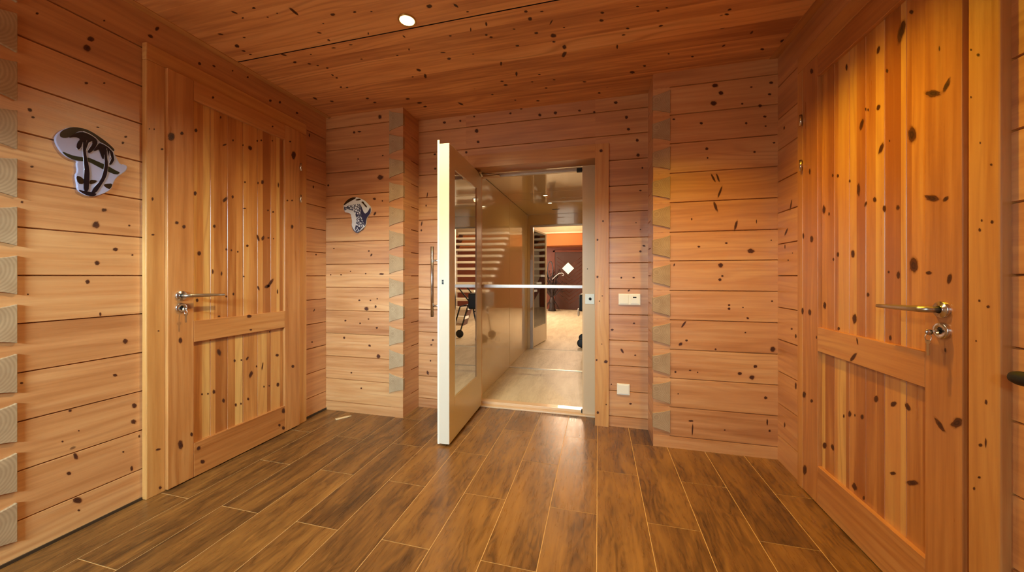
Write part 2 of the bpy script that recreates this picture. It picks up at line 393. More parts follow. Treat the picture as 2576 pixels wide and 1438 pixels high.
K_ceil = [(-1.7549,1.3283,0.0082,0.0104,-0.0077,0.0042),
(-1.6341,1.33,0.0081,0.0031,-0.0071,0.0053),
(-1.7513,1.3672,0.006,0.0015,-0.0066,0.0051),
(-1.6231,1.3933,0.0058,0.0023,-0.0041,0.0032),
(-1.5529,1.3846,0.0047,0.0018,-0.0038,0.0031),
(-1.4625,1.3948,0.0009,0.0291,-0.0098,0.0044),
(-1.2901,1.4587,0.0129,0.0032,-0.0072,0.0081),
(-1.1728,1.4713,0.0087,0.0022,-0.0048,0.0061),
(-1.0905,1.4886,0.0064,0.0016,-0.0025,0.0034),
(-1.3846,1.4986,0.0061,0.0015,-0.0033,0.0036),
(-1.9849,1.4304,0.0114,0.007,-0.0076,0.0048),
(-1.8866,1.4809,0.0078,0.0032,-0.0051,0.0037),
(-1.996,1.5258,0.0059,0.0095,-0.0171,0.0098),
(-2.0028,1.5685,0.0088,0.0057,-0.0071,0.0048),
(-1.995,1.6027,0.0078,0.0032,-0.0057,0.0043),
(-1.4567,1.5508,0.0115,0.0067,-0.005,0.0044),
(-1.4525,1.6119,0.0029,0.0083,-0.0078,0.0051),
(-1.4737,1.6728,0.0135,0.0034,-0.0047,0.0053),
(-1.3604,1.6739,0.012,0.003,-0.0036,0.0044),
(-1.8069,1.6533,0.0125,0.0121,-0.008,0.0058),
(-1.6481,1.6894,0.0062,0.0016,-0.0036,0.0037),
(-1.8034,1.727,0.0115,0.0029,-0.0092,0.0088),
(-1.7305,1.7617,0.0087,0.0057,-0.0066,0.0058),
(-1.6941,1.7888,0.0077,0.0033,-0.0062,0.0061),
(-1.6553,1.8247,0.0078,0.0033,-0.0072,0.0073),
(-1.6768,1.9308,0.0082,0.0035,-0.0076,0.0081),
(-1.6804,1.8968,0.002,0.0096,-0.0076,0.0054),
(-1.7315,2.0323,0.009,0.0022,-0.0078,0.0091),
(-1.6933,2.0467,0.0098,0.0025,-0.0065,0.0079),
(-2.026,2.1162,0.0045,0.0178,-0.013,0.0098),
(-1.9377,2.1809,0.0114,0.0086,-0.0104,0.0102),
(-1.6522,2.2097,0.013,0.0032,-0.0079,0.0106),
(-1.6356,2.2735,0.0133,0.0033,-0.0069,0.0095),
(-1.3661,2.2867,0.0156,0.0039,-0.0075,0.0126),
(-1.3112,2.3603,0.0195,0.0049,-0.0074,0.0133),
(-1.2982,2.4222,0.0154,0.0039,-0.0065,0.0122),
(-1.0136,2.4501,0.0138,0.0253,-0.0082,0.0118),
(-1.1069,1.9847,0.0106,0.0127,-0.0096,0.0114),
(-1.0988,2.0536,0.011,-0.0016,-0.009,0.0253),
(-1.184,2.0424,0.0077,0.0019,-0.0036,0.0062),
(-0.7957,1.5277,0.0143,0.0036,-0.0061,0.0117),
(-0.6691,1.5554,0.0083,0.0145,-0.0057,0.0049),
(-0.6283,1.6058,0.0076,0.0019,-0.0017,0.0044),
(-0.7827,1.7439,0.0083,0.0021,-0.0024,0.0053),
(-0.8721,1.9252,0.012,0.003,-0.0054,0.0119),
(-0.8832,1.8633,0.0172,0.0043,-0.0024,0.0051),
(-0.658,1.7265,0.0037,0.0009,-0.0059,0.0154),
(-1.0304,1.6869,0.0024,0.0101,-0.0049,0.0033),
(-1.0616,1.7903,0.0048,0.0012,-0.0057,0.0096),
(-1.2049,1.6186,0.0038,0.001,-0.0072,0.0097),
(-1.1577,1.8215,0.0077,0.0019,-0.0038,0.006),
(-1.3872,1.8001,0.0078,0.0019,-0.0039,0.005),
(-0.7159,1.919,0.0069,0.0017,-0.002,0.0052),
(-0.3482,1.6742,0.0093,0.0023,-0.0018,0.0085),
(-0.2709,1.6927,0.0094,0.0012,-0.0004,0.0047),
(-0.3367,1.727,0.0108,0.0027,-0.0027,0.0139),
(-0.4333,1.7779,0.0081,0.002,-0.0013,0.0052),
(-0.3241,1.8359,0.0114,0.0029,-0.0016,0.0092),
(-0.2375,1.8782,0.0166,0.0042,-0.0022,0.0172),
(-0.2411,1.9283,0.0098,0.0025,-0.001,0.008),
(-0.1748,1.8304,0.0068,0.0017,-0.0004,0.0045),
(-0.4456,1.9113,0.0114,0.0028,-0.0019,0.0081),
(-0.5901,1.7841,0.0083,0.0021,-0.0024,0.0072),
(-0.5707,1.8069,0.0097,0.0024,-0.0023,0.0073),
(-0.1876,1.9867,0.0121,0.003,-0.002,0.0212),
(-0.196,2.0525,0.0087,0.0134,-0.0138,0.0232),
(0.0198,1.7737,0.0099,0.0025,0.0001,0.0082),
(0.0161,1.8265,0.012,0.003,0.0001,0.0113),
(0.1853,1.7746,0.0086,0.0021,0.0006,0.0056),
(0.2872,1.829,0.0087,0.0022,0.0011,0.0067),
(0.3247,1.8174,0.0069,0.0017,0.0007,0.0041),
(0.151,1.9193,0.0099,0.0025,0.0006,0.0075),
(0.1335,1.965,0.0105,-0.0002,0.0012,0.007),
(0.3186,1.9408,0.0111,-0.0019,0.0028,0.0086),
(0.6262,1.9048,0.0084,-0.003,0.0042,0.0078),
(0.6236,1.9355,0.0129,0.0032,0.0029,0.009),
(-0.2361,1.7768,0.0028,0.0033,-0.0101,0.0166),
(0.1048,2.0576,0.0054,0.0013,0.0011,0.0219),
(-0.5814,2.0477,0.0065,0.0016,-0.006,0.0212),
(-0.565,1.708,0.0058,0.0001,-0.0032,0.0168),
(-0.5138,2.1757,0.0069,0.0017,-0.0062,0.0263),
(0.2127,2.3392,0.0159,0.004,0.0015,0.0168),
(0.2801,2.2863,0.0102,0.0026,0.0013,0.0106),
(0.4026,2.1963,0.0069,0.0017,0.0018,0.0096),
(0.5458,2.2593,0.0091,0.0023,0.0018,0.0075),
(0.8008,2.1123,0.0033,-0.0125,0.0058,0.0069),
(0.9962,2.2293,0.0096,-0.0052,0.0078,0.0125),
(0.9189,2.2832,0.0122,0.0031,0.0044,0.011),
(0.6918,2.1957,0.0071,-0.0077,0.0045,0.0076),
(-0.6272,2.2335,0.0126,0.0032,-0.0023,0.0083),
(-0.6159,2.2841,0.0145,0.0036,-0.0027,0.0102),
(-0.3713,2.2184,0.0099,0.0025,-0.0013,0.008),
(-0.2852,2.3009,0.0102,0.0025,-0.0009,0.0071),
(-0.432,2.2898,0.0087,0.0022,-0.0014,0.0072),
(-0.3519,2.3885,0.0098,0.0025,-0.0014,0.0092),
(-0.0903,2.3753,0.0142,0.0036,-0.0003,0.0089),
(0.007,2.545,0.0109,0.0027,0.0,0.0118),
(-0.7415,2.3803,0.0102,0.0025,-0.0025,0.0079),
(-0.4374,2.5466,0.0132,0.0033,-0.0018,0.0106),
(-0.599,2.4969,0.0087,0.0022,-0.0016,0.0069)]
# wall plaques: outlines in the plane of their wall
P1_OUT = [(0.9264,1.6859),(0.9377,1.7063),(0.959,1.7284),(0.9791,1.7395),(1.0054,1.7437),(1.0288,1.7393),(1.0569,1.7236),(1.0818,1.7072),(1.1053,1.685),(1.0999,1.6728),(1.1118,1.6474),(1.1228,1.6242),(1.1385,1.6291),(1.1487,1.6233),(1.1453,1.6011),(1.1273,1.5793),(1.1097,1.558),(1.0988,1.5286),(1.0924,1.5006),(1.0755,1.4805),(1.0569,1.4661),(1.0367,1.453),(1.017,1.4514),(0.9959,1.4618),(0.9846,1.4769),(0.9846,1.496),(0.9791,1.5327),(0.9865,1.5512),(0.9828,1.5829),(0.9865,1.595),(0.968,1.5971),(0.95,1.6072),(0.9359,1.6236),(0.9246,1.6484),(0.9221,1.6684)]
P1_CAP = [(0.9377,1.7036),(0.959,1.7271),(0.9791,1.7387),(1.0054,1.7431),(1.0288,1.7385),(1.0569,1.723),(1.0818,1.7066),(1.1042,1.6846),(1.0967,1.6746),(1.0818,1.6897),(1.0651,1.6981),(1.0528,1.702),(1.0387,1.7165),(1.0209,1.7264),(1.0016,1.7297),(0.9865,1.7235),(0.9754,1.7054),(0.959,1.6854),(0.9412,1.6772),(0.9342,1.6837)]
P1_CROWN = [(0.9572,1.6834),(0.9717,1.7026),(0.9865,1.7194),(1.0035,1.7271),(1.0209,1.7236),(1.0367,1.7157),(1.0467,1.6997),(1.0407,1.6776),(1.0307,1.6543),(1.0189,1.639),(1.0141,1.6485),(1.0307,1.6853),(1.0288,1.6958),(1.0189,1.6865),(1.0122,1.6589),(1.0083,1.6353),(1.0001,1.6408),(1.0001,1.6822),(0.994,1.6524),(0.9865,1.6428),(0.9819,1.6507),(0.9837,1.6732),(0.994,1.6936),(0.9791,1.696)]
P1_CROWN2 = [(1.0508,1.6984),(1.0651,1.6952),(1.0818,1.6883),(1.0967,1.6731),(1.0999,1.6493),(1.101,1.6379),(1.0903,1.611),(1.0818,1.6113),(1.0903,1.6402),(1.0839,1.673),(1.0807,1.6487),(1.0776,1.6708),(1.0672,1.6671),(1.0661,1.6322),(1.062,1.628),(1.0548,1.6514),(1.0508,1.6699),(1.0407,1.6578),(1.0327,1.655),(1.0407,1.6748)]
P1_TRUNK = [(1.0035,1.689),(1.0122,1.695),(1.0083,1.6686),(1.0093,1.6357),(1.0151,1.6042),(1.0209,1.5614),(1.0199,1.5136),(1.017,1.471),(1.0035,1.4678),(1.0035,1.5231),(1.0054,1.5651),(1.002,1.6193),(1.0001,1.6601)]
P1_TRUNK2 = [(1.0672,1.6787),(1.0755,1.6817),(1.0755,1.6469),(1.0797,1.6135),(1.0776,1.5723),(1.0692,1.5381),(1.0528,1.4994),(1.0407,1.4709),(1.0248,1.4644),(1.0347,1.4949),(1.0548,1.5285),(1.0651,1.5744),(1.0692,1.6131),(1.0672,1.6499)]
P1_LAND = [(0.9394,1.6222),(0.9644,1.6148),(0.9865,1.6141),(1.017,1.6216),(1.0447,1.6138),(1.0776,1.6042),(1.1075,1.5899),(1.1228,1.5855),(1.1075,1.5698),(1.0776,1.5781),(1.0447,1.5911),(1.017,1.6035),(0.9865,1.5963),(0.968,1.5977),(0.95,1.6077)]
P1_ROCK = [(0.9809,1.5305),(0.994,1.5314),(1.0035,1.5203),(1.0035,1.5009),(0.9865,1.4979)]
P1_ROCK2 = [(1.0213,1.5251),(1.0447,1.5286),(1.0407,1.5162),(1.0213,1.5028)]
P1_ROCK3 = [(1.0713,1.5199),(1.0967,1.528),(1.0881,1.4995),(1.0776,1.4998),(1.0651,1.5111)]
P1_BASE = [(0.9865,1.4733),(1.0035,1.4705),(1.0447,1.4713),(1.0367,1.4542),(1.017,1.4526),(0.9959,1.4629)]
P2_OUT = [(-2.0069,1.6801),(-1.9756,1.7161),(-1.9282,1.7369),(-1.8847,1.7361),(-1.8415,1.7213),(-1.8058,1.7008),(-1.7774,1.6747),(-1.7544,1.652),(-1.7491,1.6241),(-1.7597,1.5939),(-1.7845,1.5703),(-1.7951,1.543),(-1.7951,1.5153),(-1.8094,1.4911),(-1.8415,1.4643),(-1.8702,1.4466),(-1.8919,1.4504),(-1.9173,1.4761),(-1.9318,1.514),(-1.9245,1.5387),(-1.9354,1.5828),(-1.9391,1.6048),(-1.9756,1.6159),(-1.994,1.6182),(-2.0069,1.6486)]
P2_CAP = [(-2.0043,1.6815),(-1.9749,1.7145),(-1.9282,1.7354),(-1.8865,1.7343),(-1.8919,1.724),(-1.9391,1.7047),(-1.9756,1.6879),(-2.0006,1.6735)]
P2_CAP2 = [(-1.8973,1.7119),(-1.8631,1.7225),(-1.8415,1.7182),(-1.8451,1.7091),(-1.8775,1.7071)]
P2_SKIN = [(-2.0006,1.6484),(-1.9959,1.6669),(-1.95,1.6709),(-1.8919,1.6789),(-1.8487,1.6814),(-1.8415,1.6408),(-1.8415,1.5789),(-1.8129,1.5345),(-1.8165,1.5037),(-1.8595,1.4618),(-1.8811,1.4507),(-1.9028,1.4725),(-1.8883,1.5063),(-1.8811,1.5619),(-1.8955,1.606),(-1.9136,1.6286),(-1.9573,1.64),(-1.9756,1.644),(-1.9885,1.6227)]
P2_NAVY = [(-1.8473,1.6798),(-1.8361,1.6529),(-1.8094,1.596),(-1.7809,1.6087),(-1.7597,1.643),(-1.7555,1.649),(-1.7505,1.6242),(-1.7604,1.5945),(-1.7852,1.571),(-1.7958,1.543),(-1.7966,1.5153),(-1.8111,1.4942),(-1.8122,1.5344),(-1.8408,1.5789)]
P2_SPOT = [(-1.8415,1.6934),(-1.8201,1.6985),(-1.8094,1.6794),(-1.788,1.6598),(-1.7845,1.6442),(-1.7987,1.6511),(-1.8201,1.6768)]
P2_EDGE = [(-1.93,1.514),(-1.9209,1.4918),(-1.8991,1.4631),(-1.8775,1.45),(-1.8451,1.4645),(-1.8094,1.4926),(-1.8094,1.4895),(-1.8415,1.4634),(-1.8702,1.4466),(-1.8919,1.4504),(-1.9173,1.4761)]

# ------------------------------------------------------------------ room measures
XL, XR = -2.184, 1.045          # left / right wall faces
YA, YB = 2.394, 2.634           # front wall pieces beside the niche / niche wall
ZC = 2.411                      # ceiling
XA1 = -1.471                    # right end of the left wall piece
XB0 = 0.346                     # left end of the right wall piece
YE = 0.705                      # where the left wall ends (log corner)

# ------------------------------------------------------------------ materials
def new_mat(name):
    m = bpy.data.materials.new(name); m.use_nodes = True
    nt = m.node_tree; nt.nodes.clear()
    out = nt.nodes.new('ShaderNodeOutputMaterial')
    bs = nt.nodes.new('ShaderNodeBsdfPrincipled')
    nt.links.new(bs.outputs[0], out.inputs[0])
    return m, nt, bs, out

def srgb(r, g, b):
    f = lambda c: (c/255/12.92 if c/255 <= .04045 else ((c/255+.055)/1.055)**2.4)
    return (f(r), f(g), f(b), 1)

class G:
    """tiny node-graph helper"""
    def __init__(s, nt): s.nt = nt
    def n(s, t, **k):
        x = s.nt.nodes.new(t)
        for a, b in k.items(): setattr(x, a, b)
        return x
    def put(s, sock, v):
        if isinstance(v, bpy.types.NodeSocket): s.nt.links.new(v, sock)
        elif v is not None: sock.default_value = v
    def math(s, op, a, b=None, c=None, clamp=False):
        x = s.n('ShaderNodeMath', operation=op, use_clamp=clamp)
        s.put(x.inputs[0], a)
        if b is not None: s.put(x.inputs[1], b)
        if c is not None: s.put(x.inputs[2], c)
        return x.outputs[0]
    def vec(s, x=0., y=0., z=0.):
        q = s.n('ShaderNodeCombineXYZ')
        for i, v in enumerate((x, y, z)): s.put(q.inputs[i], v)
        return q.outputs[0]
    def noise(s, v, scale=1., detail=3., rough=.55, dist=0.):
        q = s.n('ShaderNodeTexNoise'); s.put(q.inputs['Vector'], v)
        q.inputs['Scale'].default_value = scale; q.inputs['Detail'].default_value = detail
        q.inputs['Roughness'].default_value = rough; q.inputs['Distortion'].default_value = dist
        return q.outputs[0]
    def ramp(s, f, stops):
        q = s.n('ShaderNodeValToRGB'); s.put(q.inputs[0], f)
        el = q.color_ramp.elements
        while len(el) < len(stops): el.new(.5)
        for e, (p, c) in zip(el, stops): e.position = p; e.color = c
        return q.outputs[0]
    def mix(s, f, a, b, mode='MIX'):
        q = s.n('ShaderNodeMix', data_type='RGBA', blend_type=mode)
        s.put(q.inputs[0], f); s.put(q.inputs[6], a); s.put(q.inputs[7], b)
        return q.outputs[2]
    def maprange(s, v, a, b, c, d, smooth=False):
        q = s.n('ShaderNodeMapRange'); s.put(q.inputs[0], v)
        if smooth: q.interpolation_type = 'SMOOTHSTEP'
        for i, k in enumerate((a, b, c, d)): q.inputs[1+i].default_value = k
        return q.outputs[0]

def wood_mat(name, light, mid, dark, rough=.42, tone_amp=.25, ring=.35, speck=True, coat=0., grain=1., ior=1.5):
    m, nt, bs, out = new_mat(name); g = G(nt)
    uv = g.n('ShaderNodeUVMap'); uv.uv_map = 'UVMap'
    sp = g.n('ShaderNodeSeparateXYZ'); g.put(sp.inputs[0], uv.outputs[0])
    u, v = sp.outputs[0], sp.outputs[1]
    at = g.n('ShaderNodeAttribute'); at.attribute_name = 'tone'
    tone = at.outputs['Fac']
    tz = g.math('MULTIPLY', tone, 37.)
    broad = g.noise(g.vec(g.math('MULTIPLY', u, .9), g.math('MULTIPLY', v, 5.), tz), 1., 2.)
    streak = g.noise(g.vec(g.math('MULTIPLY', u, 1.6), g.math('MULTIPLY', v, 34.), tz), 1., 4., .6)
    fine = g.noise(g.vec(g.math('MULTIPLY', u, 6.), g.math('MULTIPLY', v, 190.), tz), 1., 2., .6)
    warp = g.noise(g.vec(g.math('MULTIPLY', u, 1.1), g.math('MULTIPLY', v, 7.), g.math('ADD', tz, 9.)), 1., 1.)
    ph = g.math('ADD', g.math('MULTIPLY', v, 150.*grain), g.math('MULTIPLY', warp, 34.*grain))
    rings = g.math('POWER', g.math('MULTIPLY_ADD', g.math('SINE', ph), .5, .5), 3.)
    f = g.math('ADD', g.math('MULTIPLY', broad, .5), g.math('MULTIPLY', streak, .5))
    f = g.math('MULTIPLY_ADD', g.math('SUBTRACT', tone, .5), tone_amp, f)
    c = g.ramp(f, [(.28, dark), (.50, mid), (.72, light)])
    c = g.mix(g.math('MULTIPLY', rings, g.math('MULTIPLY', g.maprange(broad, .35, .65, 0., 1.), ring)), c, dark)
    c = g.mix(g.maprange(fine, .55, .75, 0., .22), c, dark)
    if speck:   # pin knots between the big ones
        vo = g.n('ShaderNodeTexVoronoi'); g.put(vo.inputs['Vector'], g.vec(g.math('MULTIPLY', u, 4.5), g.math('MULTIPLY', v, 7.), tz))
        vo.inputs['Scale'].default_value = 1.
        s3 = g.n('ShaderNodeSeparateXYZ'); g.put(s3.inputs[0], vo.outputs['Color'])
        keep = g.math('GREATER_THAN', s3.outputs[0], .74)
        size = g.math('MULTIPLY_ADD', s3.outputs[1], .035, .015)
        d = g.math('DIVIDE', vo.outputs['Distance'], size)
        c = g.mix(g.math('MULTIPLY', keep, g.maprange(d, .8, 1.5, .75, 0., True)), c, srgb(70, 30, 14))
    g.put(bs.inputs['Base Color'], c)
    g.put(bs.inputs['Roughness'], g.maprange(streak, .3, .7, rough-.06, rough+.08)); bs.inputs['Specular IOR Level'].default_value = 1.; bs.inputs['IOR'].default_value = ior
    bs.inputs['Coat Weight'].default_value = coat; bs.inputs['Coat Roughness'].default_value = .25
    bp = g.n('ShaderNodeBump'); bp.inputs['Strength'].default_value = .08; bp.inputs['Distance'].default_value = .01
    g.put(bp.inputs['Height'], streak); g.put(bs.inputs['Normal'], bp.outputs[0])
    return m

def knot_mat(name, core, rim):
    m, nt, bs, out = new_mat(name); g = G(nt)
    uv = g.n('ShaderNodeUVMap'); uv.uv_map = 'UVMap'
    sp = g.n('ShaderNodeSeparateXYZ'); g.put(sp.inputs[0], uv.outputs[0])
    at = g.n('ShaderNodeAttribute'); at.attribute_name = 'tone'
    v2 = g.vec(sp.outputs[0], sp.outputs[1], 0.)
    ln = g.n('ShaderNodeVectorMath', operation='LENGTH'); g.put(ln.inputs[0], v2)
    nz = g.noise(g.vec(sp.outputs[0], sp.outputs[1], g.math('MULTIPLY', at.outputs['Fac'], 60.)), 1.4, 2.)
    r = g.math('MULTIPLY_ADD', g.math('SUBTRACT', nz, .5), .7, ln.outputs['Value'])
    ringn = g.math('MULTIPLY_ADD', g.math('SINE', g.math('MULTIPLY', r, 16.)), .5, .5)
    c = g.mix(g.maprange(r, .45, 1., 0., 1.), core, rim)
    c = g.mix(g.math('MULTIPLY', ringn, .3), c, rim)
    g.put(bs.inputs['Base Color'], c); bs.inputs['Roughness'].default_value = .5
    a = g.math('ADD', g.maprange(r, .62, .95, .70, 0., True), g.maprange(r, .7, 1.25, .28, 0., True), clamp=True)
    tr = g.n('ShaderNodeBsdfTransparent'); mx = g.n('ShaderNodeMixShader')
    g.put(mx.inputs[0], a); g.put(mx.inputs[1], tr.outputs[0]); g.put(mx.inputs[2], bs.outputs[0])
    nt.links.new(mx.outputs[0], out.inputs[0])
    return m

def plain(name, col, rough=.5, metal=0., spec=.5, noise=0., emis=None, coat=0., aniso=0.):
    m, nt, bs, out = new_mat(name); g = G(nt)
    if noise:
        tc = g.n('ShaderNodeTexCoord')
        f = g.noise(tc.outputs['Object'], 9., 4.)
        dk = tuple(c*(1-noise) for c in col[:3])+(1,)
        g.put(bs.inputs['Base Color'], g.mix(f, dk, col))
        g.put(bs.inputs['Roughness'], g.maprange(f, .3, .7, max(.02, rough*.85), min(1, rough*1.15)))
    else:
        bs.inputs['Base Color'].default_value = col; bs.inputs['Roughness'].default_value = rough
    bs.inputs['Metallic'].default_value = metal; bs.inputs['Specular IOR Level'].default_value = spec
    bs.inputs['Coat Weight'].default_value = coat; bs.inputs['Anisotropic'].default_value = aniso
    if emis:
        bs.inputs['Emission Color'].default_value = emis[0]; bs.inputs['Emission Strength'].default_value = emis[1]
    return m

def tile_mat(name, light, mid, dark, rough=.3):
    m, nt, bs, out = new_mat(name); g = G(nt)
    uv = g.n('ShaderNodeUVMap'); uv.uv_map = 'UVMap'
    sp = g.n('ShaderNodeSeparateXYZ'); g.put(sp.inputs[0], uv.outputs[0])
    u, v = sp.outputs[0], sp.outputs[1]
    at = g.n('ShaderNodeAttribute'); at.attribute_name = 'tone'; tone = at.outputs['Fac']
    tz = g.math('MULTIPLY', tone, 41.)
    broad = g.noise(g.vec(g.math('MULTIPLY', u, 2.2), g.math('MULTIPLY', v, 9.), tz), 1., 3., .6, .6)
    streak = g.noise(g.vec(g.math('MULTIPLY', u, 7.), g.math('MULTIPLY', v, 60.), tz), 1., 4., .65, .4)
    warp = g.noise(g.vec(g.math('MULTIPLY', u, 3.), g.math('MULTIPLY', v, 9.), g.math('ADD', tz, 5.)), 1., 2.)
    ph = g.math('ADD', g.math('MULTIPLY', v, 110.), g.math('MULTIPLY', warp, 60.))
    rings = g.math('POWER', g.math('MULTIPLY_ADD', g.math('SINE', ph), .5, .5), 2.)
    f = g.math('ADD', g.math('MULTIPLY', broad, .62), g.math('MULTIPLY', streak, .38))
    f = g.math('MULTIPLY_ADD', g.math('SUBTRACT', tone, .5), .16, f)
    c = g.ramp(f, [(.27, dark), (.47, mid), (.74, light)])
    c = g.mix(g.math('MULTIPLY', rings, g.maprange(broad, .42, .62, .5, 0.)), c, dark)
    c = g.mix(g.maprange(streak, .56, .74, 0., .35), c, light)
    g.put(bs.inputs['Base Color'], c)
    g.put(bs.inputs['Roughness'], g.maprange(streak, .3, .7, rough-.05, rough+.1))
    bp = g.n('ShaderNodeBump'); bp.inputs['Strength'].default_value = .05; bp.inputs['Distance'].default_value = .01
    g.put(bp.inputs['Height'], streak); g.put(bs.inputs['Normal'], bp.outputs[0])
    return m

M = {}
M['log'] = wood_mat('log_pine', srgb(218, 164, 106), srgb(201, 138, 82), srgb(162, 98, 50), .42, .15, .36, ior=1.62, coat=.35)
M['ceil'] = wood_mat('ceiling_pine', srgb(240, 186, 122), srgb(228, 162, 96), srgb(172, 104, 50), .6, .24, .5)
M['door'] = wood_mat('door_pine', srgb(210, 154, 92), srgb(192, 126, 66), srgb(154, 88, 38), .33, .3, .4, speck=False, coat=.15)
M['panel'] = wood_mat('panel_pine', srgb(218, 168, 96), srgb(202, 136, 70), srgb(160, 92, 38), .33, .44, .35, speck=False, coat=.15)
M['trim'] = wood_mat('trim_pine', srgb(214, 160, 92), srgb(198, 136, 70), srgb(166, 100, 46), .40, .2, .25, speck=False, coat=.1, ior=1.5)
M['knot'] = knot_mat('pine_knot', srgb(52, 22, 12), srgb(120, 62, 30))
M['groove'] = plain('log_joint', srgb(96, 52, 26), .8)
M['tile'] = tile_mat('oak_look_tile', srgb(156, 108, 52), srgb(116, 76, 36), srgb(64, 41, 22), .28)
M['grout'] = plain('sandy_grout', srgb(214, 168, 108), .8, noise=.1)
M['skirt'] = plain('dark_tile_skirting', srgb(62, 46, 32), .45, noise=.3)
M['steel'] = plain('brushed_steel', srgb(214, 210, 204), .22, 1.)
M['steel2'] = plain('satin_steel', srgb(190, 180, 165), .35, 1.)
M['brass'] = plain('key_metal', srgb(200, 185, 160), .25, 1.)
M['white'] = plain('lift_white_enamel', srgb(222, 206, 184), .3, coat=.25)
M['jamb'] = plain('lift_frame_beige', srgb(218, 180, 140), .32, coat=.2)
M['cream'] = plain('lift_cream_panel', srgb(222, 194, 144), .085, spec=.8, coat=.8)
M['cabfloor'] = tile_mat('lift_pale_floor', srgb(226, 208, 178), srgb(208, 188, 156), srgb(186, 164, 132), .42)
M['black'] = plain('black_plastic', srgb(9, 8, 8), .55)
M['dark'] = plain('dark_gap', srgb(34, 22, 16), .7)
M['switch'] = plain('switch_white', srgb(238, 228, 210), .35)
M['display'] = plain('dark_display', srgb(40, 40, 44), .2)
M['barmetal'] = plain('barrier_grey', srgb(214, 206, 206), .3, .3)
M['lav'] = plain('glazed_lavender', srgb(186, 188, 222), .12, coat=.6, noise=.18)
M['ink'] = plain('glazed_black', srgb(24, 22, 30), .14, coat=.7)
M['umber'] = plain('glazed_umber', srgb(52, 38, 24), .2, coat=.5, noise=.5)
M['olive'] = plain('glazed_olive', srgb(50, 54, 36), .2, coat=.5, noise=.5)
M['silver'] = plain('silver_line', srgb(216, 214, 224), .25, .4)
M['bone'] = plain('painted_bone', srgb(212, 210, 210), .35, noise=.12)
M['navy'] = plain('painted_navy', srgb(46, 46, 76), .3, noise=.2)
M['maroon'] = plain('maroon_brown', srgb(84, 44, 32), .4, noise=.25)
M['reddoor'] = plain('stained_red_wood', srgb(128, 58, 34), .35, noise=.3)
M['terracotta'] = plain('terracotta_plaster', srgb(196, 112, 52), .7, noise=.25)
M['hallwhite'] = plain('hall_plaster', srgb(226, 206, 176), .7, noise=.08)
M['frost'] = plain('frosted_pane', srgb(240, 232, 214), .5, emis=((1, .93, .8, 1), .55))
M['tread'] = plain('pale_tread', srgb(232, 226, 214), .4)
M['lens'] = plain('lamp_lens', srgb(255, 240, 200), .4, emis=((1, .80, .42, 1), 26.))
M['lens2'] = plain('lift_lamp_lens', srgb(255, 240, 200), .4, emis=((1, .82, .48, 1), 10.))
M['ring'] = plain('lamp_ring_brass', srgb(206, 176, 112), .3, 1.)
M['twig'] = plain('dark_twig', srgb(46, 26, 22), .6, noise=.3)
M['pale_wood'] = plain('pale_wood_chip', srgb(224, 190, 144), .55, noise=.15)

def glass_mat():
    m, nt, bs, out = new_mat('tinted_glass'); g = G(nt)
    gl = g.n('ShaderNodeBsdfGlossy'); gl.inputs['Roughness'].default_value = .015
    tr = g.n('ShaderNodeBsdfTransparent'); tr.inputs['Color'].default_value = (.62, .60, .55, 1)
    fr = g.n('ShaderNodeFresnel'); fr.inputs['IOR'].default_value = 1.75
    mx = g.n('ShaderNodeMixShader')
    g.put(mx.inputs[0], g.math('MULTIPLY_ADD', fr.outputs[0], 1.0, .03, clamp=True)); g.put(mx.inputs[1], tr.outputs[0]); g.put(mx.inputs[2], gl.outputs[0])
    nt.links.new(mx.outputs[0], out.inputs[0])
    return m
M['glass'] = glass_mat()

def endgrain_mat():
    m, nt, bs, out = new_mat('grey_end_grain'); g = G(nt)
    tc = g.n('ShaderNodeTexCoord'); oi = g.n('ShaderNodeObjectInfo')
    off = g.vec(g.math('MULTIPLY', oi.outputs['Random'], 3.), g.math('MULTIPLY', oi.outputs['Random'], 11.), 0.)
    ad = g.n('ShaderNodeVectorMath', operation='ADD'); g.put(ad.inputs[0], tc.outputs['Object']); g.put(ad.inputs[1], off)
    sp = g.n('ShaderNodeSeparateXYZ'); g.put(sp.inputs[0], tc.outputs['Object'])
    nz = g.noise(ad.outputs[0], 14., 4.)
    ln = g.n('ShaderNodeVectorMath', operation='LENGTH')
    shift = g.n('ShaderNodeVectorMath', operation='ADD'); g.put(shift.inputs[0], tc.outputs['Object']); g.put(shift.inputs[1], g.vec(.03, .03, -.02))
    g.put(ln.inputs[0], shift.outputs[0])
    rg = g.math('MULTIPLY_ADD', g.math('SINE', g.math('MULTIPLY_ADD', nz, 6., g.math('MULTIPLY', ln.outputs['Value'], 720.))), .5, .5)
    c = g.mix(nz, srgb(150, 116, 82), srgb(196, 166, 128))
    c = g.mix(g.math('MULTIPLY', rg, .3), c, srgb(120, 88, 60))
    g.put(bs.inputs['Base Color'], c); bs.inputs['Roughness'].default_value = .6
    return m
M['endgrain'] = endgrain_mat()

def skin_mat():   # pale patches between dark lines
    m, nt, bs, out = new_mat('painted_patches'); g = G(nt)
    tc = g.n('ShaderNodeTexCoord')
    vo = g.n('ShaderNodeTexVoronoi', feature='DISTANCE_TO_EDGE'); g.put(vo.inputs['Vector'], tc.outputs['Object']); vo.inputs['Scale'].default_value = 50.
    g.put(bs.inputs['Base Color'], g.mix(g.maprange(vo.outputs[0], .10, .20, 0., 1.), srgb(38, 40, 66), srgb(212, 212, 218)))
    bs.inputs['Roughness'].default_value = .35
    return m
M['skin'] = skin_mat()

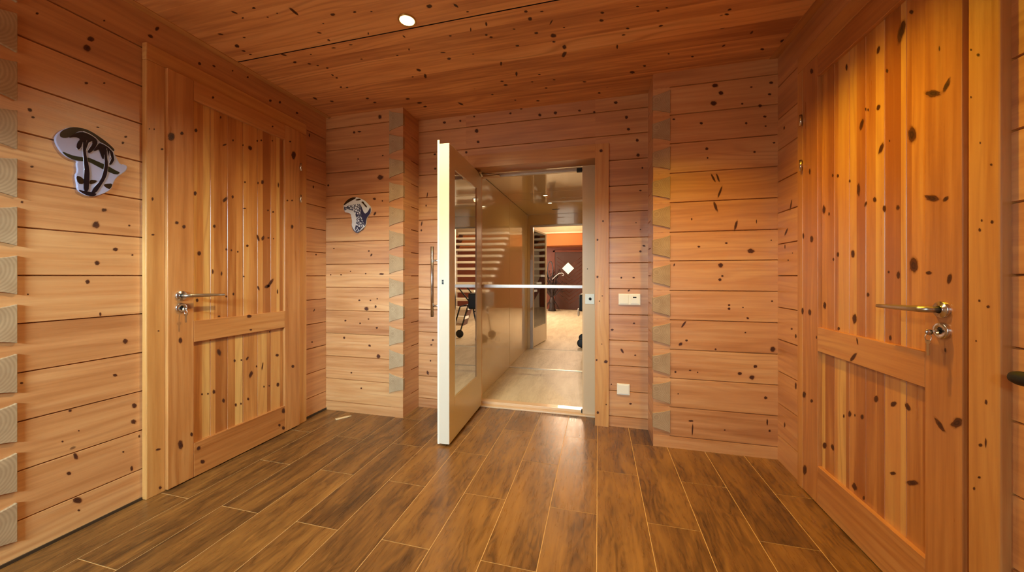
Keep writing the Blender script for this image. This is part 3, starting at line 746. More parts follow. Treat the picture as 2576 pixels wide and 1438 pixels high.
# ------------------------------------------------------------------ mesh builder
class MB:
    def __init__(s): s.v = []; s.f = []; s.uv = []; s.t = []; s.m = []; s.sm = []
    def face(s, pts, uvs=None, tone=.5, mat=0, smooth=False):
        i = len(s.v); s.v += [tuple(p) for p in pts]
        s.f.append(tuple(range(i, i+len(pts))))
        s.uv.append(uvs or [(0, 0)]*len(pts)); s.t.append(tone); s.m.append(mat); s.sm.append(smooth)
    def box(s, lo, hi, grain='z', tone=None, mat=0, skip=''):
        x0, y0, z0 = lo; x1, y1, z1 = hi
        tone = R.random() if tone is None else tone
        ou, ov = R.uniform(0, 40), R.uniform(0, 40)
        gi = 'xyz'.index(grain)
        C = lambda a, b, c: ((x0, x1)[a], (y0, y1)[b], (z0, z1)[c])
        faces = {'-x': [(0,0,0),(0,0,1),(0,1,1),(0,1,0)], '+x': [(1,0,0),(1,1,0),(1,1,1),(1,0,1)],
                 '-y': [(0,0,0),(1,0,0),(1,0,1),(0,0,1)], '+y': [(0,1,0),(0,1,1),(1,1,1),(1,1,0)],
                 '-z': [(0,0,0),(0,1,0),(1,1,0),(1,0,0)], '+z': [(0,0,1),(1,0,1),(1,1,1),(0,1,1)]}
        for k, idx in faces.items():
            if k in skip.split(): continue
            ax = 'xyz'.index(k[1]); oth = [a for a in range(3) if a != ax]
            ua = gi if gi in oth else oth[0]; va = [a for a in oth if a != ua][0]
            pts = [C(*q) for q in idx]
            s.face(pts, [(p[ua]+ou, p[va]+ov+ax*.37) for p in pts], tone, mat)
    def prism(s, poly, frame, d0, d1, mat=0, tone=.5, side_mat=None):
        """poly: 2D outline; frame(a, b, d) -> xyz with d along the outward normal; d1 is the front"""
        area = sum(poly[i][0]*poly[(i+1) % len(poly)][1]-poly[(i+1) % len(poly)][0]*poly[i][1] for i in range(len(poly)))
        P = list(poly)
        # orient so that the front face winds towards the +d side
        e = Vector(frame(1, 0, 0))-Vector(frame(0, 0, 0)); n = Vector(frame(0, 1, 0))-Vector(frame(0, 0, 0)); d = Vector(frame(0, 0, 1))-Vector(frame(0, 0, 0))
        if (e.cross(n).dot(d) > 0) != (area > 0): P = P[::-1]
        s.face([frame(a, b, d1) for a, b in P], [(a, b) for a, b in P], tone, mat)
        s.face([frame(a, b, d0) for a, b in P[::-1]], [(a, b) for a, b in P[::-1]], tone, mat)
        for i in range(len(P)):
            a, b = P[i], P[(i+1) % len(P)]
            s.face([frame(*a, d0), frame(*b, d0), frame(*b, d1), frame(*a, d1)], [(a[0], a[1]), (b[0], b[1]), (b[0], b[1]+.01), (a[0], a[1]+.01)], tone, mat if side_mat is None else side_mat)
    def tube(s, path, r, seg=12, mat=0, caps=True):
        """round bar through the points; r a number or one radius per point"""
        P = [Vector(p) for p in path]; rr = r if isinstance(r, (list, tuple)) else [r]*len(P)
        rings = []; ref = None
        for i, p in enumerate(P):
            t = (P[min(i+1, len(P)-1)]-P[max(i-1, 0)]).normalized()
            if ref is None:
                ref = Vector((0, 0, 1)) if abs(t.z) < .9 else Vector((1, 0, 0))
            a = (ref-t*ref.dot(t)).normalized(); b = t.cross(a); ref = a
            rings.append([p+(a*math.cos(2*PI*k/seg)+b*math.sin(2*PI*k/seg))*rr[i] for k in range(seg)])
        i0 = len(s.v)
        for rg in rings: s.v += [tuple(q) for q in rg]
        def add(idx, smooth):
            s.f.append(tuple(idx)); s.uv.append([(0, 0)]*len(idx)); s.t.append(.5); s.m.append(mat); s.sm.append(smooth)
        for i in range(len(P)-1):
            for k in range(seg):
                a = i0+i*seg+k; b = i0+i*seg+(k+1) % seg
                add((a, b, b+seg, a+seg), True)
        if caps:
            add([i0+k for k in range(seg)][::-1], False)
            add([i0+(len(P)-1)*seg+k for k in range(seg)], False)
    def lathe(s, prof, o, axis, seg=32, mat=0):
        """prof: (radius, height along axis) pairs"""
        ax = Vector(axis).normalized(); ref = Vector((0, 0, 1)) if abs(ax.z) < .9 else Vector((1, 0, 0))
        a = (ref-ax*ref.dot(ax)).normalized(); b = ax.cross(a); o = Vector(o); i0 = len(s.v)
        for r, h in prof:
            s.v += [tuple(o+ax*h+(a*math.cos(2*PI*k/seg)+b*math.sin(2*PI*k/seg))*max(r, 1e-5)) for k in range(seg)]
        for i in range(len(prof)-1):
            for k in range(seg):
                p = i0+i*seg+k; q = i0+i*seg+(k+1) % seg
                s.f.append((p, q, q+seg, p+seg)); s.uv.append([(0, 0)]*4); s.t.append(.5); s.m.append(mat); s.sm.append(True)
    def knots(s, lst, frame, mat=1, d=.0006, only=None):
        for (a, b, ux, uy, vx, vy) in lst:
            if only and not only(a, b): continue
            P = [(-1, -1), (1, -1), (1, 1), (-1, 1)]
            q = [(a+1.15*(i*ux+j*vx), b+1.15*(i*uy+j*vy)) for i, j in P]
            s.face([frame(x, y, d) for x, y in q], [(i*1.15, j*1.15) for i, j in P], R.random(), mat)
    def build(s, name, mats, parent=None, bevel=0., loc=None, merge=False):
        me = bpy.data.meshes.new(name)
        o0 = Vector(loc) if loc else None
        me.from_pydata([tuple(Vector(v)-o0) for v in s.v] if o0 else s.v, [], s.f)
        if not isinstance(mats, (list, tuple)): mats = [mats]
        for m in mats: me.materials.append(m)
        ul = me.uv_layers.new(name='UVMap'); k = 0
        flat = [c for f in s.uv for c in f]
        for k, c in enumerate(flat): ul.data[k].uv = c
        at = me.attributes.new('tone', 'FLOAT', 'FACE')
        for i, p in enumerate(me.polygons):
            p.material_index = s.m[i]; at.data[i].value = s.t[i]; p.use_smooth = s.sm[i]
        if merge or bevel:
            bm = bmesh.new(); bm.from_mesh(me); bmesh.ops.remove_doubles(bm, verts=bm.verts, dist=1e-5)
            bm.to_mesh(me); bm.free()
        o = bpy.data.objects.new(name, me); COL.objects.link(o)
        if bevel:
            b = o.modifiers.new('soft_edges', 'BEVEL'); b.width = bevel; b.segments = 2; b.limit_method = 'ANGLE'; b.angle_limit = math.radians(40)
        if loc:
            o.location = loc
        if parent:
            o.parent = parent; o.matrix_parent_inverse = Matrix.Translation(parent.location).inverted() if not parent.parent else (Matrix.Translation(parent.location+parent.parent.location*0)).inverted()
        return o

def place(o, parent):
    o.parent = parent
    bpy.context.view_layer.update()
    o.matrix_parent_inverse = parent.matrix_world.inverted()

def empty(name, loc=(0, 0, 0)):
    o = bpy.data.objects.new(name, None); o.empty_display_size = .05; COL.objects.link(o); o.location = loc
    return o
def tag(o, label=None, cat=None, group=None, kind=None):
    if label: o['label'] = label
    if cat: o['category'] = cat
    if group: o['group'] = group
    if kind: o['kind'] = kind
    return o
def part(mb, name, mats, parent, bevel=0., loc=None, label=None):
    o = mb.build(name, mats, None, bevel, loc)
    place(o, parent)
    if label: o['label'] = label
    return o

# frames for surfaces: (a, b, d) -> xyz, d outward into the room
def on_left(x):  return lambda a, b, d: (x+d, a, b)
def on_right(x): return lambda a, b, d: (x-d, a, b)
def on_back(y):  return lambda a, b, d: (a, y-d, b)
def on_ceil(z):  return lambda a, b, d: (a, b, z-d)

# ------------------------------------------------------------------ log walls
JL = [-.001, .150, .342, .534, .724, .915, 1.103, 1.291, 1.477, 1.663, 1.850, 2.036, 2.229, ZC]
JA = [-.001, .076, .262, .447, .632, .821, 1.009, 1.198, 1.382, 1.572, 1.760, 1.949, 2.133, 2.312, ZC]
def log_wall(mb, frame, a0, a1, joints, thick=.12, z0=None, z1=None, flip=False):
    """courses of flat-faced logs with a V joint between them; frame(a, z, d)"""
    g, hh = .012, .0036
    jl = [z for z in joints if (z0 is None or z > z0+.004) and (z1 is None or z < z1-.004)]
    if z0 is not None: jl = [z0]+jl
    if z1 is not None: jl = jl+[z1]
    def quad(za, da, zb, db, ou, ov, tone, mat=0):
        pts = [frame(a0, za, da), frame(a1, za, da), frame(a1, zb, db), frame(a0, zb, db)]
        uv = [(a0+ou, za+ov), (a1+ou, za+ov), (a1+ou, zb+ov), (a0+ou, zb+ov)]
        if flip: pts, uv = pts[::-1], uv[::-1]
        mb.face(pts, uv, tone, mat)
    for za, zb in zip(jl[:-1], jl[1:]):
        ou, ov, tone = R.uniform(0, 40), R.uniform(0, 40), R.random()
        ga = za > .01; gb = zb < ZC-.01
        lo = za+hh if ga else za; hi = zb-hh if gb else zb
        quad(lo, 0, hi, 0, ou, ov, tone)
        if ga: quad(za, -g, lo, 0, ou, ov, tone, 0)
        if gb: quad(hi, 0, zb, -g, ou, ov, tone, 0)
    za, zb = jl[0], jl[-1]
    ou, ov = R.uniform(0, 40), R.uniform(0, 40)
    def q4(p, uv):
        if flip: p, uv = p[::-1], uv[::-1]
        mb.face(p, uv, .5)
    q4([frame(a1, za, -thick), frame(a0, za, -thick), frame(a0, zb, -thick), frame(a1, zb, -thick)], [(a1+ou, za), (a0+ou, za), (a0+ou, zb), (a1+ou, zb)])
    for a, s in ((a0, -1), (a1, 1)):
        p = [frame(a, za, 0), frame(a, za, -thick), frame(a, zb, -thick), frame(a, zb, 0)]
        uv = [(za+ou, .0), (za+ou, .1), (zb+ou, .1), (zb+ou, .0)]
        if s < 0: p, uv = p[::-1], uv[::-1]
        q4(p[::-1], uv[::-1])
    for z, s in ((za, -1), (zb, 1)):
        p = [frame(a0, z, 0), frame(a1, z, 0), frame(a1, z, -thick), frame(a0, z, -thick)]
        q4(p if s > 0 else p[::-1], [(a0, 0), (a1, 0), (a1, .1), (a0, .1)])

WM = [M['log'], M['knot'], M['endgrain']]
def struct(o, label=None): return tag(o, label, None, None, 'structure')

# left wall (ends in a log corner at YE)
w = MB(); log_wall(w, on_left(XL), YE, YA+.12, JL, .14)
w.knots(K_left, on_left(XL))
wall_left = w.build('wall_left', WM); struct(wall_left, 'pine log wall with the bigger wall plaque')
# wall piece left of the niche
w = MB(); log_wall(w, on_back(YA), XL-.14, XA1-.001, JA, .12)
w.knots(K_A, on_back(YA))
# its return into the niche
def on_ret(x): return lambda a, b, d: (x+d, a, b)
log_wall(w, on_ret(XA1), YA+.001, YB+.12, JL, .10)
wall_niche = w.build('wall_back_left', WM); struct(wall_niche, 'short pine log wall with the smaller wall plaque')
# wall piece right of the niche
w = MB(); log_wall(w, on_back(YA), XB0+.001, XR+.12, JA, .12)
w.knots(K_B, on_back(YA))
log_wall(w, on_right(XB0), YA+.001, YB+.12, JL, .10, flip=True)
wall_b = w.build('wall_back_right', WM); struct(wall_b, 'pine log wall between niche and right door')
# niche wall round the lift opening
OX0, OX1, OZ = -1.045, -.021, 2.018
w = MB()
log_wall(w, on_back(YB), XA1-.1, OX0, JA, .145)
log_wall(w, on_back(YB), OX1, XB0+.1, JA, .145)
log_wall(w, on_back(YB), OX0, OX1, JA, .145, z0=OZ)
w.knots(K_back, on_back(YB), only=lambda a, b: b > OZ+.02 or a < OX0 or a > .08)
wall_back = w.build('wall_back', WM); struct(wall_back, 'pine log wall with the lift doorway')
# right wall
w = MB(); log_wall(w, on_right(XR), -1.75, YA+.12, JL, .12, flip=True)
w.knots(K_right, on_right(XR))
wall_right = w.build('wall_right', WM); struct(wall_right, 'pine log wall with the right door')
# behind the camera: front wall with a glazed opening, and the space left of the log corner
WX0, WX1, WZ0, WZ1, YF = -2.5, -.62, .45, 1.97, -1.75  # unseen opening, its head and right edge set to cut off the daylight
w = MB()
for x0, x1, z0, z1 in ((-3.9, WX0, None, None), (WX1, XR+.12, None, None)): log_wall(w, lambda a, b, d: (a, YF+d, b), x0, x1, JA, .14, flip=True)
log_wall(w, lambda a, b, d: (a, YF+d, b), WX0, WX1, JA, .14, z0=WZ1, flip=True)
log_wall(w, lambda a, b, d: (a, YF+d, b), WX0, WX1, JA, .14, z1=WZ0, flip=True)
struct(w.build('wall_front', WM), 'log wall behind the viewer with a window')
w = MB(); log_wall(w, on_left(-3.8), YF, YE+.05, JL, .14)
struct(w.build('wall_side', WM), 'outer log wall of the side space')
w = MB(); log_wall(w, on_back(YE), -3.9, XL-.001, JA, .12)
struct(w.build('wall_cross', WM), 'cross log wall meeting the left wall at the log corner')
w = MB()
for x in (WX0, WX1-.06): w.box((x, YF-.09, WZ0), (x+.06, YF-.03, WZ1), 'z')
for z in (WZ0, WZ1-.06): w.box((WX0, YF-.09, z), (WX1, YF-.03, z+.06), 'x')
struct(w.build('window_1', M['trim']))

# log ends of the cross walls, keyed like dovetails into the corner
def log_end(parent, frame, a_in, a_out, zc, h_in, h_out, d=.011, name='log_end'):
    """trapezoid block with hollow top and bottom, tall on the inner side"""
    n = 8; top = []; bot = []
    for i in range(n+1):
        t = i/n; a = a_in+(a_out-a_in)*t; h = h_in+(h_out-h_in)*(t**.75)
        top.append((a, zc+h/2)); bot.append((a, zc-h/2))
    mb = MB(); mb.prism(top+bot[::-1], frame, -.02, d)
    c = frame((a_in+a_out)/2, zc, 0)
    o = mb.build(name, M['endgrain'], None, .0016, loc=c); place(o, parent)
    return o
for za, zb in zip(JL[1:-1], JL[2:]):
    pass
for z in JL[1:-1]:
    log_end(wall_left, on_left(XL), .828, YE, z+.002, .150, .098, .012)
for za, zb in zip(JA[1:-1], JA[2:]):
    if zb-za > .12:
        log_end(wall_niche, on_back(YA), -1.59, XA1+.004, (za+zb)/2+.094, .16, .088, .006)
for z in JA[2:-1]:
    log_end(wall_b, on_back(YA), .448, XB0-.004, z-.092, .148, .090, .008)

# ------------------------------------------------------------------ floor
ROW, TL = .2182, .7475
w = MB()
w.face([(-3.9, -1.9, -.0012), (1.2, -1.9, -.0012), (1.2, 2.79, -.0012), (-3.9, 2.79, -.0012)], None, .5, 1)
X0 = -.006
for k in range(-18, 6):
    xa, xb = X0+k*ROW+.0017, X0+(k+1)*ROW-.0017
    if xa > 1.2: continue
    off = 1.267 if (k % 2 == 0) else 1.267+TL/2
    for j in range(-5, 4):
        ya, yb = off+j*TL+.0017, off+(j+1)*TL-.0017
        ya, yb = max(ya, -1.9), min(yb, 2.785)
        if yb-ya < .02: continue
        tone = R.random(); ou, ov = R.uniform(0, 50), R.uniform(0, 50)
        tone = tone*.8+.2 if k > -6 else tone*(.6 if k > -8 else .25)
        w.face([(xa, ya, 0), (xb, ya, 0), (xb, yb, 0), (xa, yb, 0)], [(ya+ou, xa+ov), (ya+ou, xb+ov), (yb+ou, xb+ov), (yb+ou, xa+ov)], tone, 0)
w.box((-3.9, -1.9, -.1), (1.2, 2.785, -.004), 'x', .5, 1)
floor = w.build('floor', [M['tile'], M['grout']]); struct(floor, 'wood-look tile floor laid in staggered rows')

# dark tile skirting seen at the foot of the left wall
w = MB(); w.box((XL, YE, 0), (XL+.006, 1.205, .012), 'y', .3); w.box((XL, 2.17, 0), (XL+.006, YA, .016), 'y', .3)
struct(w.build('baseboard_left', M['skirt']))

# ------------------------------------------------------------------ ceiling
w = MB()
y = -1.9
while y < 2.79:
    nb = min(y+R.uniform(.085, .13), 2.79)
    if y < 1.638 < nb: nb = 1.638
    tone = R.random(); ou, ov = R.uniform(0, 40), R.uniform(0, 40)
    ya = y+.007 if abs(y-1.638) < 1e-6 else y
    w.face([(-3.9, ya, ZC), (-3.9, nb, ZC), (1.2, nb, ZC), (1.2, ya, ZC)], [(-3.9+ou, ya+ov), (-3.9+ou, nb+ov), (1.2+ou, nb+ov), (1.2+ou, ya+ov)], tone, 0)
    y = nb
w.box((-3.9, -1.9, ZC+.006), (1.2, 2.79, ZC+.12), 'x', .5, 2)
w.knots(K_ceil, on_ceil(ZC))
ceiling = w.build('ceiling', [M['ceil'], M['knot'], M['dark']]); struct(ceiling, 'knotty pine plank ceiling')
w = MB(); w.box((XL, YE, ZC-.004), (XL+.045, YA, ZC), 'y', .6); struct(w.build('trim_1', M['trim']))
w = MB(); w.box((XR-.045, -1.7, ZC-.004), (XR, YA, ZC), 'y', .2); struct(w.build('trim_2', M['trim']))

# ------------------------------------------------------------------ panelled doors (mirror images on both side walls)
DM = [M['door'], M['knot']]; PM = [M['panel'], M['knot']]; TM = [M['trim'], M['knot']]
def lever(parent, frame, y, z, s, tip_dy, lift=-.004):
    """round rosette with a bent round lever; frame(a, z, d)"""
    n = Vector(frame(0, 0, 1))-Vector(frame(0, 0, 0))
    mb = MB()
    mb.lathe([(.0255, 0), (.0255, .006), (.0235, .009), (.012, .0095), (.0115, .012)], frame(y, z, 0), n)
    o = part(mb, 'lever_handle', M['steel'], parent)
    mb = MB()
    pts = [frame(y, z, .01), frame(y, z, .040)]
    for i in range(1, 6):
        t = i/5*PI/2
        pts.append(frame(y+s*.014*math.sin(t)*1.0, z, .040+.014*(1-math.cos(t))*.0+.014*math.sin(t)*.6))
    L = tip_dy
    for t in (.25, .5, .75, 1.): pts.append(frame(y+s*(.014+(L-.014)*t), z+lift*t, .0485-.004*t))
    mb.tube(pts, [.0095]*2+[.0098]*5+[.0092, .0085, .0075, .0065], 14)
    part(mb, 'lever_bar', M['steel2'], o)
    return o
def keyhole(parent, frame, y, z):
    n = Vector(frame(0, 0, 1))-Vector(frame(0, 0, 0))
    mb = MB(); mb.lathe([(.0255, 0), (.0255, .006), (.0235, .009), (.011, .0092), (.0105, .0065), (.0, .0065)], frame(y, z, 0), n)
    o = part(mb, 'key_rosette', M['steel'], parent)
    mb = MB(); mb.lathe([(.0075, .0066), (.0075, .008), (0, .008)], frame(y, z+.004, 0), n); mb.prism([(y-.003, z-.012), (y+.003, z-.012), (y+.003, z+.002), (y-.003, z+.002)], frame, .0066, .008)
    part(mb, 'keyhole', M['black'], o)
    return o

def panel_door(name, frame, kf, kp, label, tone0):
    root = empty(name, frame(1.685, 0, 0)); struct(root, label)
    F0, F1, FP = -.033, 0., -.018        # back, front, panel face (d along the normal)
    def piece(pn, y0, y1, z0, z1, d0, d1, grain, mats, tone, kl=None, bev=.003):
        p = [frame(y0, z0, d0), frame(y1, z1, d1)]
        lo = tuple(min(a, b) for a, b in zip(*p)); hi = tuple(max(a, b) for a, b in zip(*p))
        mb = MB(); mb.box(lo, hi, grain, tone)
        o = part(mb, pn, mats, root, bev)
        if kl:
            kb = MB(); kb.knots(kl, frame, 1, d1+.0006, only=lambda a, b: y0 <= a <= y1 and z0 <= b <= z1)
            if kb.f:
                bm = bmesh.new(); bm.from_mesh(o.data)
                # knots are inlaid in the same mesh
                tmp = kb.build('tmp', mats); bm.from_mesh(tmp.data); bm.to_mesh(o.data); bm.free()
                me = tmp.data; bpy.data.objects.remove(tmp); bpy.data.meshes.remove(me)
        return o
    t = lambda: R.uniform(.3, .7)+tone0
    piece('stile', 1.284, 1.402, .006, 2.166, F0, F1, 'z', DM, t(), kf)
    piece('stile', 1.964, 2.088, .006, 2.166, F0, F1, 'z', DM, t(), kf)
    piece('top_rail', 1.402, 1.964, 2.060, 2.166, F0, F1, 'y', DM, t(), kf, .002)
    piece('lock_rail', 1.402, 1.964, .741, .856, F0, F1, 'y', DM, t(), kf, .002)
    piece('bottom_rail', 1.402, 1.964, .006, .190, F0, F1, 'y', DM, t(), kf, .002)
    for pn, z0, z1 in (('upper_panel', .856, 2.060), ('lower_panel', .190, .741)):
        mb = MB(); n = 6; W = (1.964-1.402)/n; gv, gd = .0022, .003
        for i in range(n):
            a0, a1 = 1.402+i*W, 1.402+(i+1)*W
            # each board is two or three lamellas glued from different stock
            cuts = [a0+gv]+sorted(a0+W*R.uniform(.2, .8) for _ in range(R.choice((1, 1, 2))))+[a1-gv]
            flip = (Vector(frame(1, 0, 0))-Vector(frame(0, 0, 0))).cross(Vector(frame(0, 1, 0))-Vector(frame(0, 0, 0))).dot(Vector(frame(0, 0, 1))-Vector(frame(0, 0, 0))) < 0
            def q(b0, c0, b1, c1, tone, ou, ov):
                p = [frame(b0, z0, c0), frame(b1, z0, c1), frame(b1, z1, c1), frame(b0, z1, c0)]
                uv = [(z0+ou, b0+ov), (z0+ou, b1+ov), (z1+ou, b1+ov), (z1+ou, b0+ov)]
                if flip: p, uv = p[::-1], uv[::-1]
                mb.face(p, uv, tone)
            for b0, b1 in zip(cuts[:-1], cuts[1:]): q(b0, FP, b1, FP, R.random(), R.uniform(0, 40), R.uniform(0, 40))
            q(a0, FP-gd, a0+gv, FP, .3, 1, 2); q(a1-gv, FP, a1, FP-gd, .3, 3, 4)
        p = [frame(1.402, z0, F0+.004), frame(1.964, z1, FP-gd-.001)]
        mb.box(tuple(min(a, b) for a, b in zip(*p)), tuple(max(a, b) for a, b in zip(*p)), 'z', .3)
        mb.knots(kp, frame, 1, FP+.0006, only=lambda a, b: z0 < b < z1 and 1.402 < a < 1.964)
        part(mb, pn, PM, root)
    lever(root, frame, 1.341, .998, 1, .185)
    keyhole(root, frame, 1.341, .934)
    for z in (1.905, 1.672):
        mb = MB(); mb.tube([frame(2.092, z-.028, .006), frame(2.092, z+.028, .006)], .0065, 12)
        mb.prism([(2.088, z-.008), (2.100, z-.008), (2.100, z+.008), (2.088, z+.008)], frame, -.012, .004)
        part(mb, 'hinge', M['steel'], root)
    return root
def casing(name, frame, d, kl, y0, y1, zt, w0, w1, wt, label, tone):
    """door lining: two uprights and a head, proud of the wall"""
    root = empty(name, frame((y0+y1)/2, 0, 0)); struct(root, label)
    def piece(pn, a0, a1, b0, b1, grain, kk=None):
        p = [frame(a0, b0, -.0), frame(a1, b1, d)]
        mb = MB(); mb.box(tuple(min(a, b) for a, b in zip(*p)), tuple(max(a, b) for a, b in zip(*p)), grain, tone+R.uniform(-.1, .1))
        o = part(mb, pn, TM, root, .004)
        if kk:
            kb = MB(); kb.knots(kk, frame, 1, d+.0006, only=lambda a, b: a0 <= a <= a1 and b0 <= b <= b1)
            if kb.f:
                bm = bmesh.new(); bm.from_mesh(o.data); tmp = kb.build('tmp', TM); bm.from_mesh(tmp.data); bm.to_mesh(o.data); bm.free()
                me = tmp.data; bpy.data.objects.remove(tmp); bpy.data.meshes.remove(me)
    piece('upright', y0, y0+w0, 0, zt-wt, 'z', kl)
    piece('upright', y1-w1, y1, 0, zt-wt, 'z', kl)
    piece('head', y0, y1, zt-wt, zt, 'y')
    return root
door_1 = panel_door('door_1', on_left(-2.136), K_door1_face, K_door1_panel, 'left panelled pine door', 0.)
casing('trim_3', on_left(XL), .031, K_cas1, 1.207, 2.168, 2.252, .086, .076, .084, 'pine lining of the left door', .62)
door_2 = panel_door('door_2', on_right(1.0215), K_door2_face, K_door2_panel, 'right panelled pine door', 0.)
casing('trim_4', on_right(XR+.030), .052, K_cas2n, 1.188, 2.140, 2.252, .082, .046, .084, 'pine lining of the right door', .4)

def key(frame, y, z, lab, swing):
    """key in the lock with a short tag of ring and second key hanging from its bow"""
    root = empty('key', frame(y, z, .012))
    tag(root, lab, 'key')
    mb = MB(); mb.tube([frame(y, z, .003), frame(y, z, .026)], .0028, 10)
    mb.lathe([(.0, -.0016), (.009, -.0016), (.009, .0016), (0, .0016)], frame(y, z-.004, .034), Vector(frame(1, 0, 0))-Vector(frame(0, 0, 0)))
    part(mb, 'bow', M['steel'], root)
    mb = MB(); c = Vector(frame(y, z-.022, .036)); pts = []
    for i in range(17):
        a = 2*PI*i/16; pts.append(frame(y+.002*math.sin(a), z-.020+.011*math.cos(a), .036+.011*math.sin(a)*.6))
    mb.tube(pts, .0011, 8); part(mb, 'ring', M['steel'], root)
    mb = MB(); mb.prism([(y-.004, z-.075), (y+.004, z-.075), (y+.004, z-.040), (y+.009, z-.036), (y+.009, z-.028), (y-.009, z-.028), (y-.009, z-.036), (y-.004, z-.040)], frame, .035, .0372)
    part(mb, 'blade', M['brass'], root)
    return root
key(on_left(-2.136), 1.341, .932, 'small key hanging in the lock of the left pine door', 1)
key(on_right(1.0215), 1.341, .932, 'small key hanging in the lock of the right pine door', -1)

# ------------------------------------------------------------------ lift doorway lining
root = empty('trim_5', (-.5, YB, 0)); struct(root, 'pine lining of the lift doorway')
def tpiece(pn, lo, hi, grain, tone, kk=None):
    mb = MB(); mb.box(lo, hi, grain, tone)
    if kk: mb.knots(kk, on_back(lo[1]), only=lambda a, b: lo[0] <= a <= hi[0] and lo[2] <= b <= hi[2])
    return part(mb, pn, TM, root)
tpiece('upright', (-.023, 2.615, 0), (.075, YB, 2.073), 'z', .45, K_cas3)
tpiece('upright', (-1.118, 2.615, 0), (-1.020, YB, 2.073), 'z', .45)
tpiece('head', (-1.020, 2.615, 1.972), (-.023, YB, 2.073), 'x', .4)
tpiece('lintel_board', (-1.020, YB, 1.972), (-.023, 2.785, 2.016), 'x', .5)
tpiece('jamb_board', (-.021, YB, 0), (-.009, 2.785, 1.972), 'z', .5)
tpiece('jamb_board', (-1.045, YB, 0), (-1.033, 2.785, 1.972), 'z', .5)

# ------------------------------------------------------------------ lift: frame, leaf, cabin
fr = empty('lift_door_frame', (-.5, 2.82, 0)); tag(fr, 'off-white steel door frame standing inside the pine lift doorway', 'door frame')
mb = MB(); mb.box((-.122, 2.785, .012), (-.024, 2.865, 1.972)); part(mb, 'jamb', M['jamb'], fr, .002)
mb = MB(); mb.box((-1.040, 2.785, .012), (-.985, 2.865, 1.972)); part(mb, 'jamb', M['jamb'], fr, .002)
mb = MB(); mb.box((-.985, 2.80, 1.950), (-.122, 2.865, 1.972)); part(mb, 'head', M['jamb'], fr, .002)
mb = MB(); mb.box((-1.04, 2.755, 0), (-.024, 2.865, .012)); mb.box((-.985, 2.80, .012), (-.122, 2.865, .034)); part(mb, 'sill', M['jamb'], fr, .002)
mb = MB(); mb.box((-.100, 2.7815, .882), (-.030, 2.785, .960)); pl = part(mb, 'strike_plate', M['switch'], fr, .001)
mb = MB(); mb.lathe([(.011, 0), (.011, .0022), (0, .0022)], (-.062, 2.7815, .922), (0, -1, 0), 20); part(mb, 'latch_hole', M['black'], pl)
mb = MB(); mb.lathe([(.004, 0), (.004, .0012), (0, .0012)], (-.083, 2.785, 1.158), (0, -1, 0), 14); part(mb, 'screw', M['black'], fr)
mb = MB(); mb.box((-.131, 2.786, .018), (-.122, 2.80, .045)); part(mb, 'foot_bolt', M['black'], fr)

# leaf, swung out into the hall on its left edge
ang = math.radians(2.2)
HX, HY = -.960, 2.772
def lf(a, b, c):
    """a: from hinge towards the free edge, b: towards the lift side (+X), c: up"""
    ex, ey = math.sin(ang), -math.cos(ang)
    nx, ny = math.cos(ang), math.sin(ang)
    return (HX+a*ex+b*nx, HY+a*ey+b*ny, c)
leaf = empty('lift_door', lf(.35, -.035, .012)); tag(leaf, 'white glazed lift door standing open into the hall', 'door')
LW, LT, LZ0, LZ1 = .712, .070, .014, 1.960
def lbox(mb, a0, a1, b0, b1, z0, z1, mat=0):
    P = lambda i, j, k: lf((a0, a1)[i], (b0, b1)[j], (z0, z1)[k])
    for f in ([(0,0,0),(0,1,0),(0,1,1),(0,0,1)], [(1,0,0),(1,0,1),(1,1,1),(1,1,0)], [(0,0,0),(0,0,1),(1,0,1),(1,0,0)], [(0,1,0),(1,1,0),(1,1,1),(0,1,1)], [(0,0,0),(1,0,0),(1,1,0),(0,1,0)], [(0,0,1),(0,1,1),(1,1,1),(1,0,1)]):
        mb.face([P(*q) for q in f], None, .5, mat)
GA0, GA1, GZ0, GZ1 = .130, .612, .288, 1.815
mb = MB()
lbox(mb, 0, GA0, -LT, 0, LZ0, LZ1); lbox(mb, GA1, LW, -LT, 0, LZ0, LZ1)
lbox(mb, GA0, GA1, -LT, 0, LZ0, GZ0); lbox(mb, GA0, GA1, -LT, 0, GZ1, LZ1)
part(mb, 'leaf_frame', M['white'], leaf, .0025)
mb = MB(); lbox(mb, GA0-.004, GA1+.004, -.012, -.006, GZ0-.004, GZ1+.004); part(mb, 'glass_pane', M['glass'], leaf)
mb = MB(); lbox(mb, LW-.001, LW+.003, -LT-.010, -LT+.004, LZ0, LZ1+.024); part(mb, 'edge_strip', M['switch'], leaf)
mb = MB(); lbox(mb, LW, LW+.0015, -.052, -.036, 1.046, 1.080); lt = part(mb, 'latch', M['steel2'], leaf)
mb = MB(); lbox(mb, LW+.0012, LW+.0026, -.050, -.038, 1.049, 1.062); lbox(mb, LW+.0012, LW+.0026, -.050, -.038, 1.065, 1.077); part(mb, 'latch_bolt', M['black'], lt)
mb = MB(); hp = -LT-.062
mb.tube([lf(LW-.030, hp, .832), lf(LW-.030, hp, 1.296)], .0105, 16)
for z in (.905, 1.204): mb.tube([lf(LW-.030, hp, z), lf(LW-.030, -LT+.002, z)], .0065, 12)
part(mb, 'pull_handle', M['steel'], leaf)
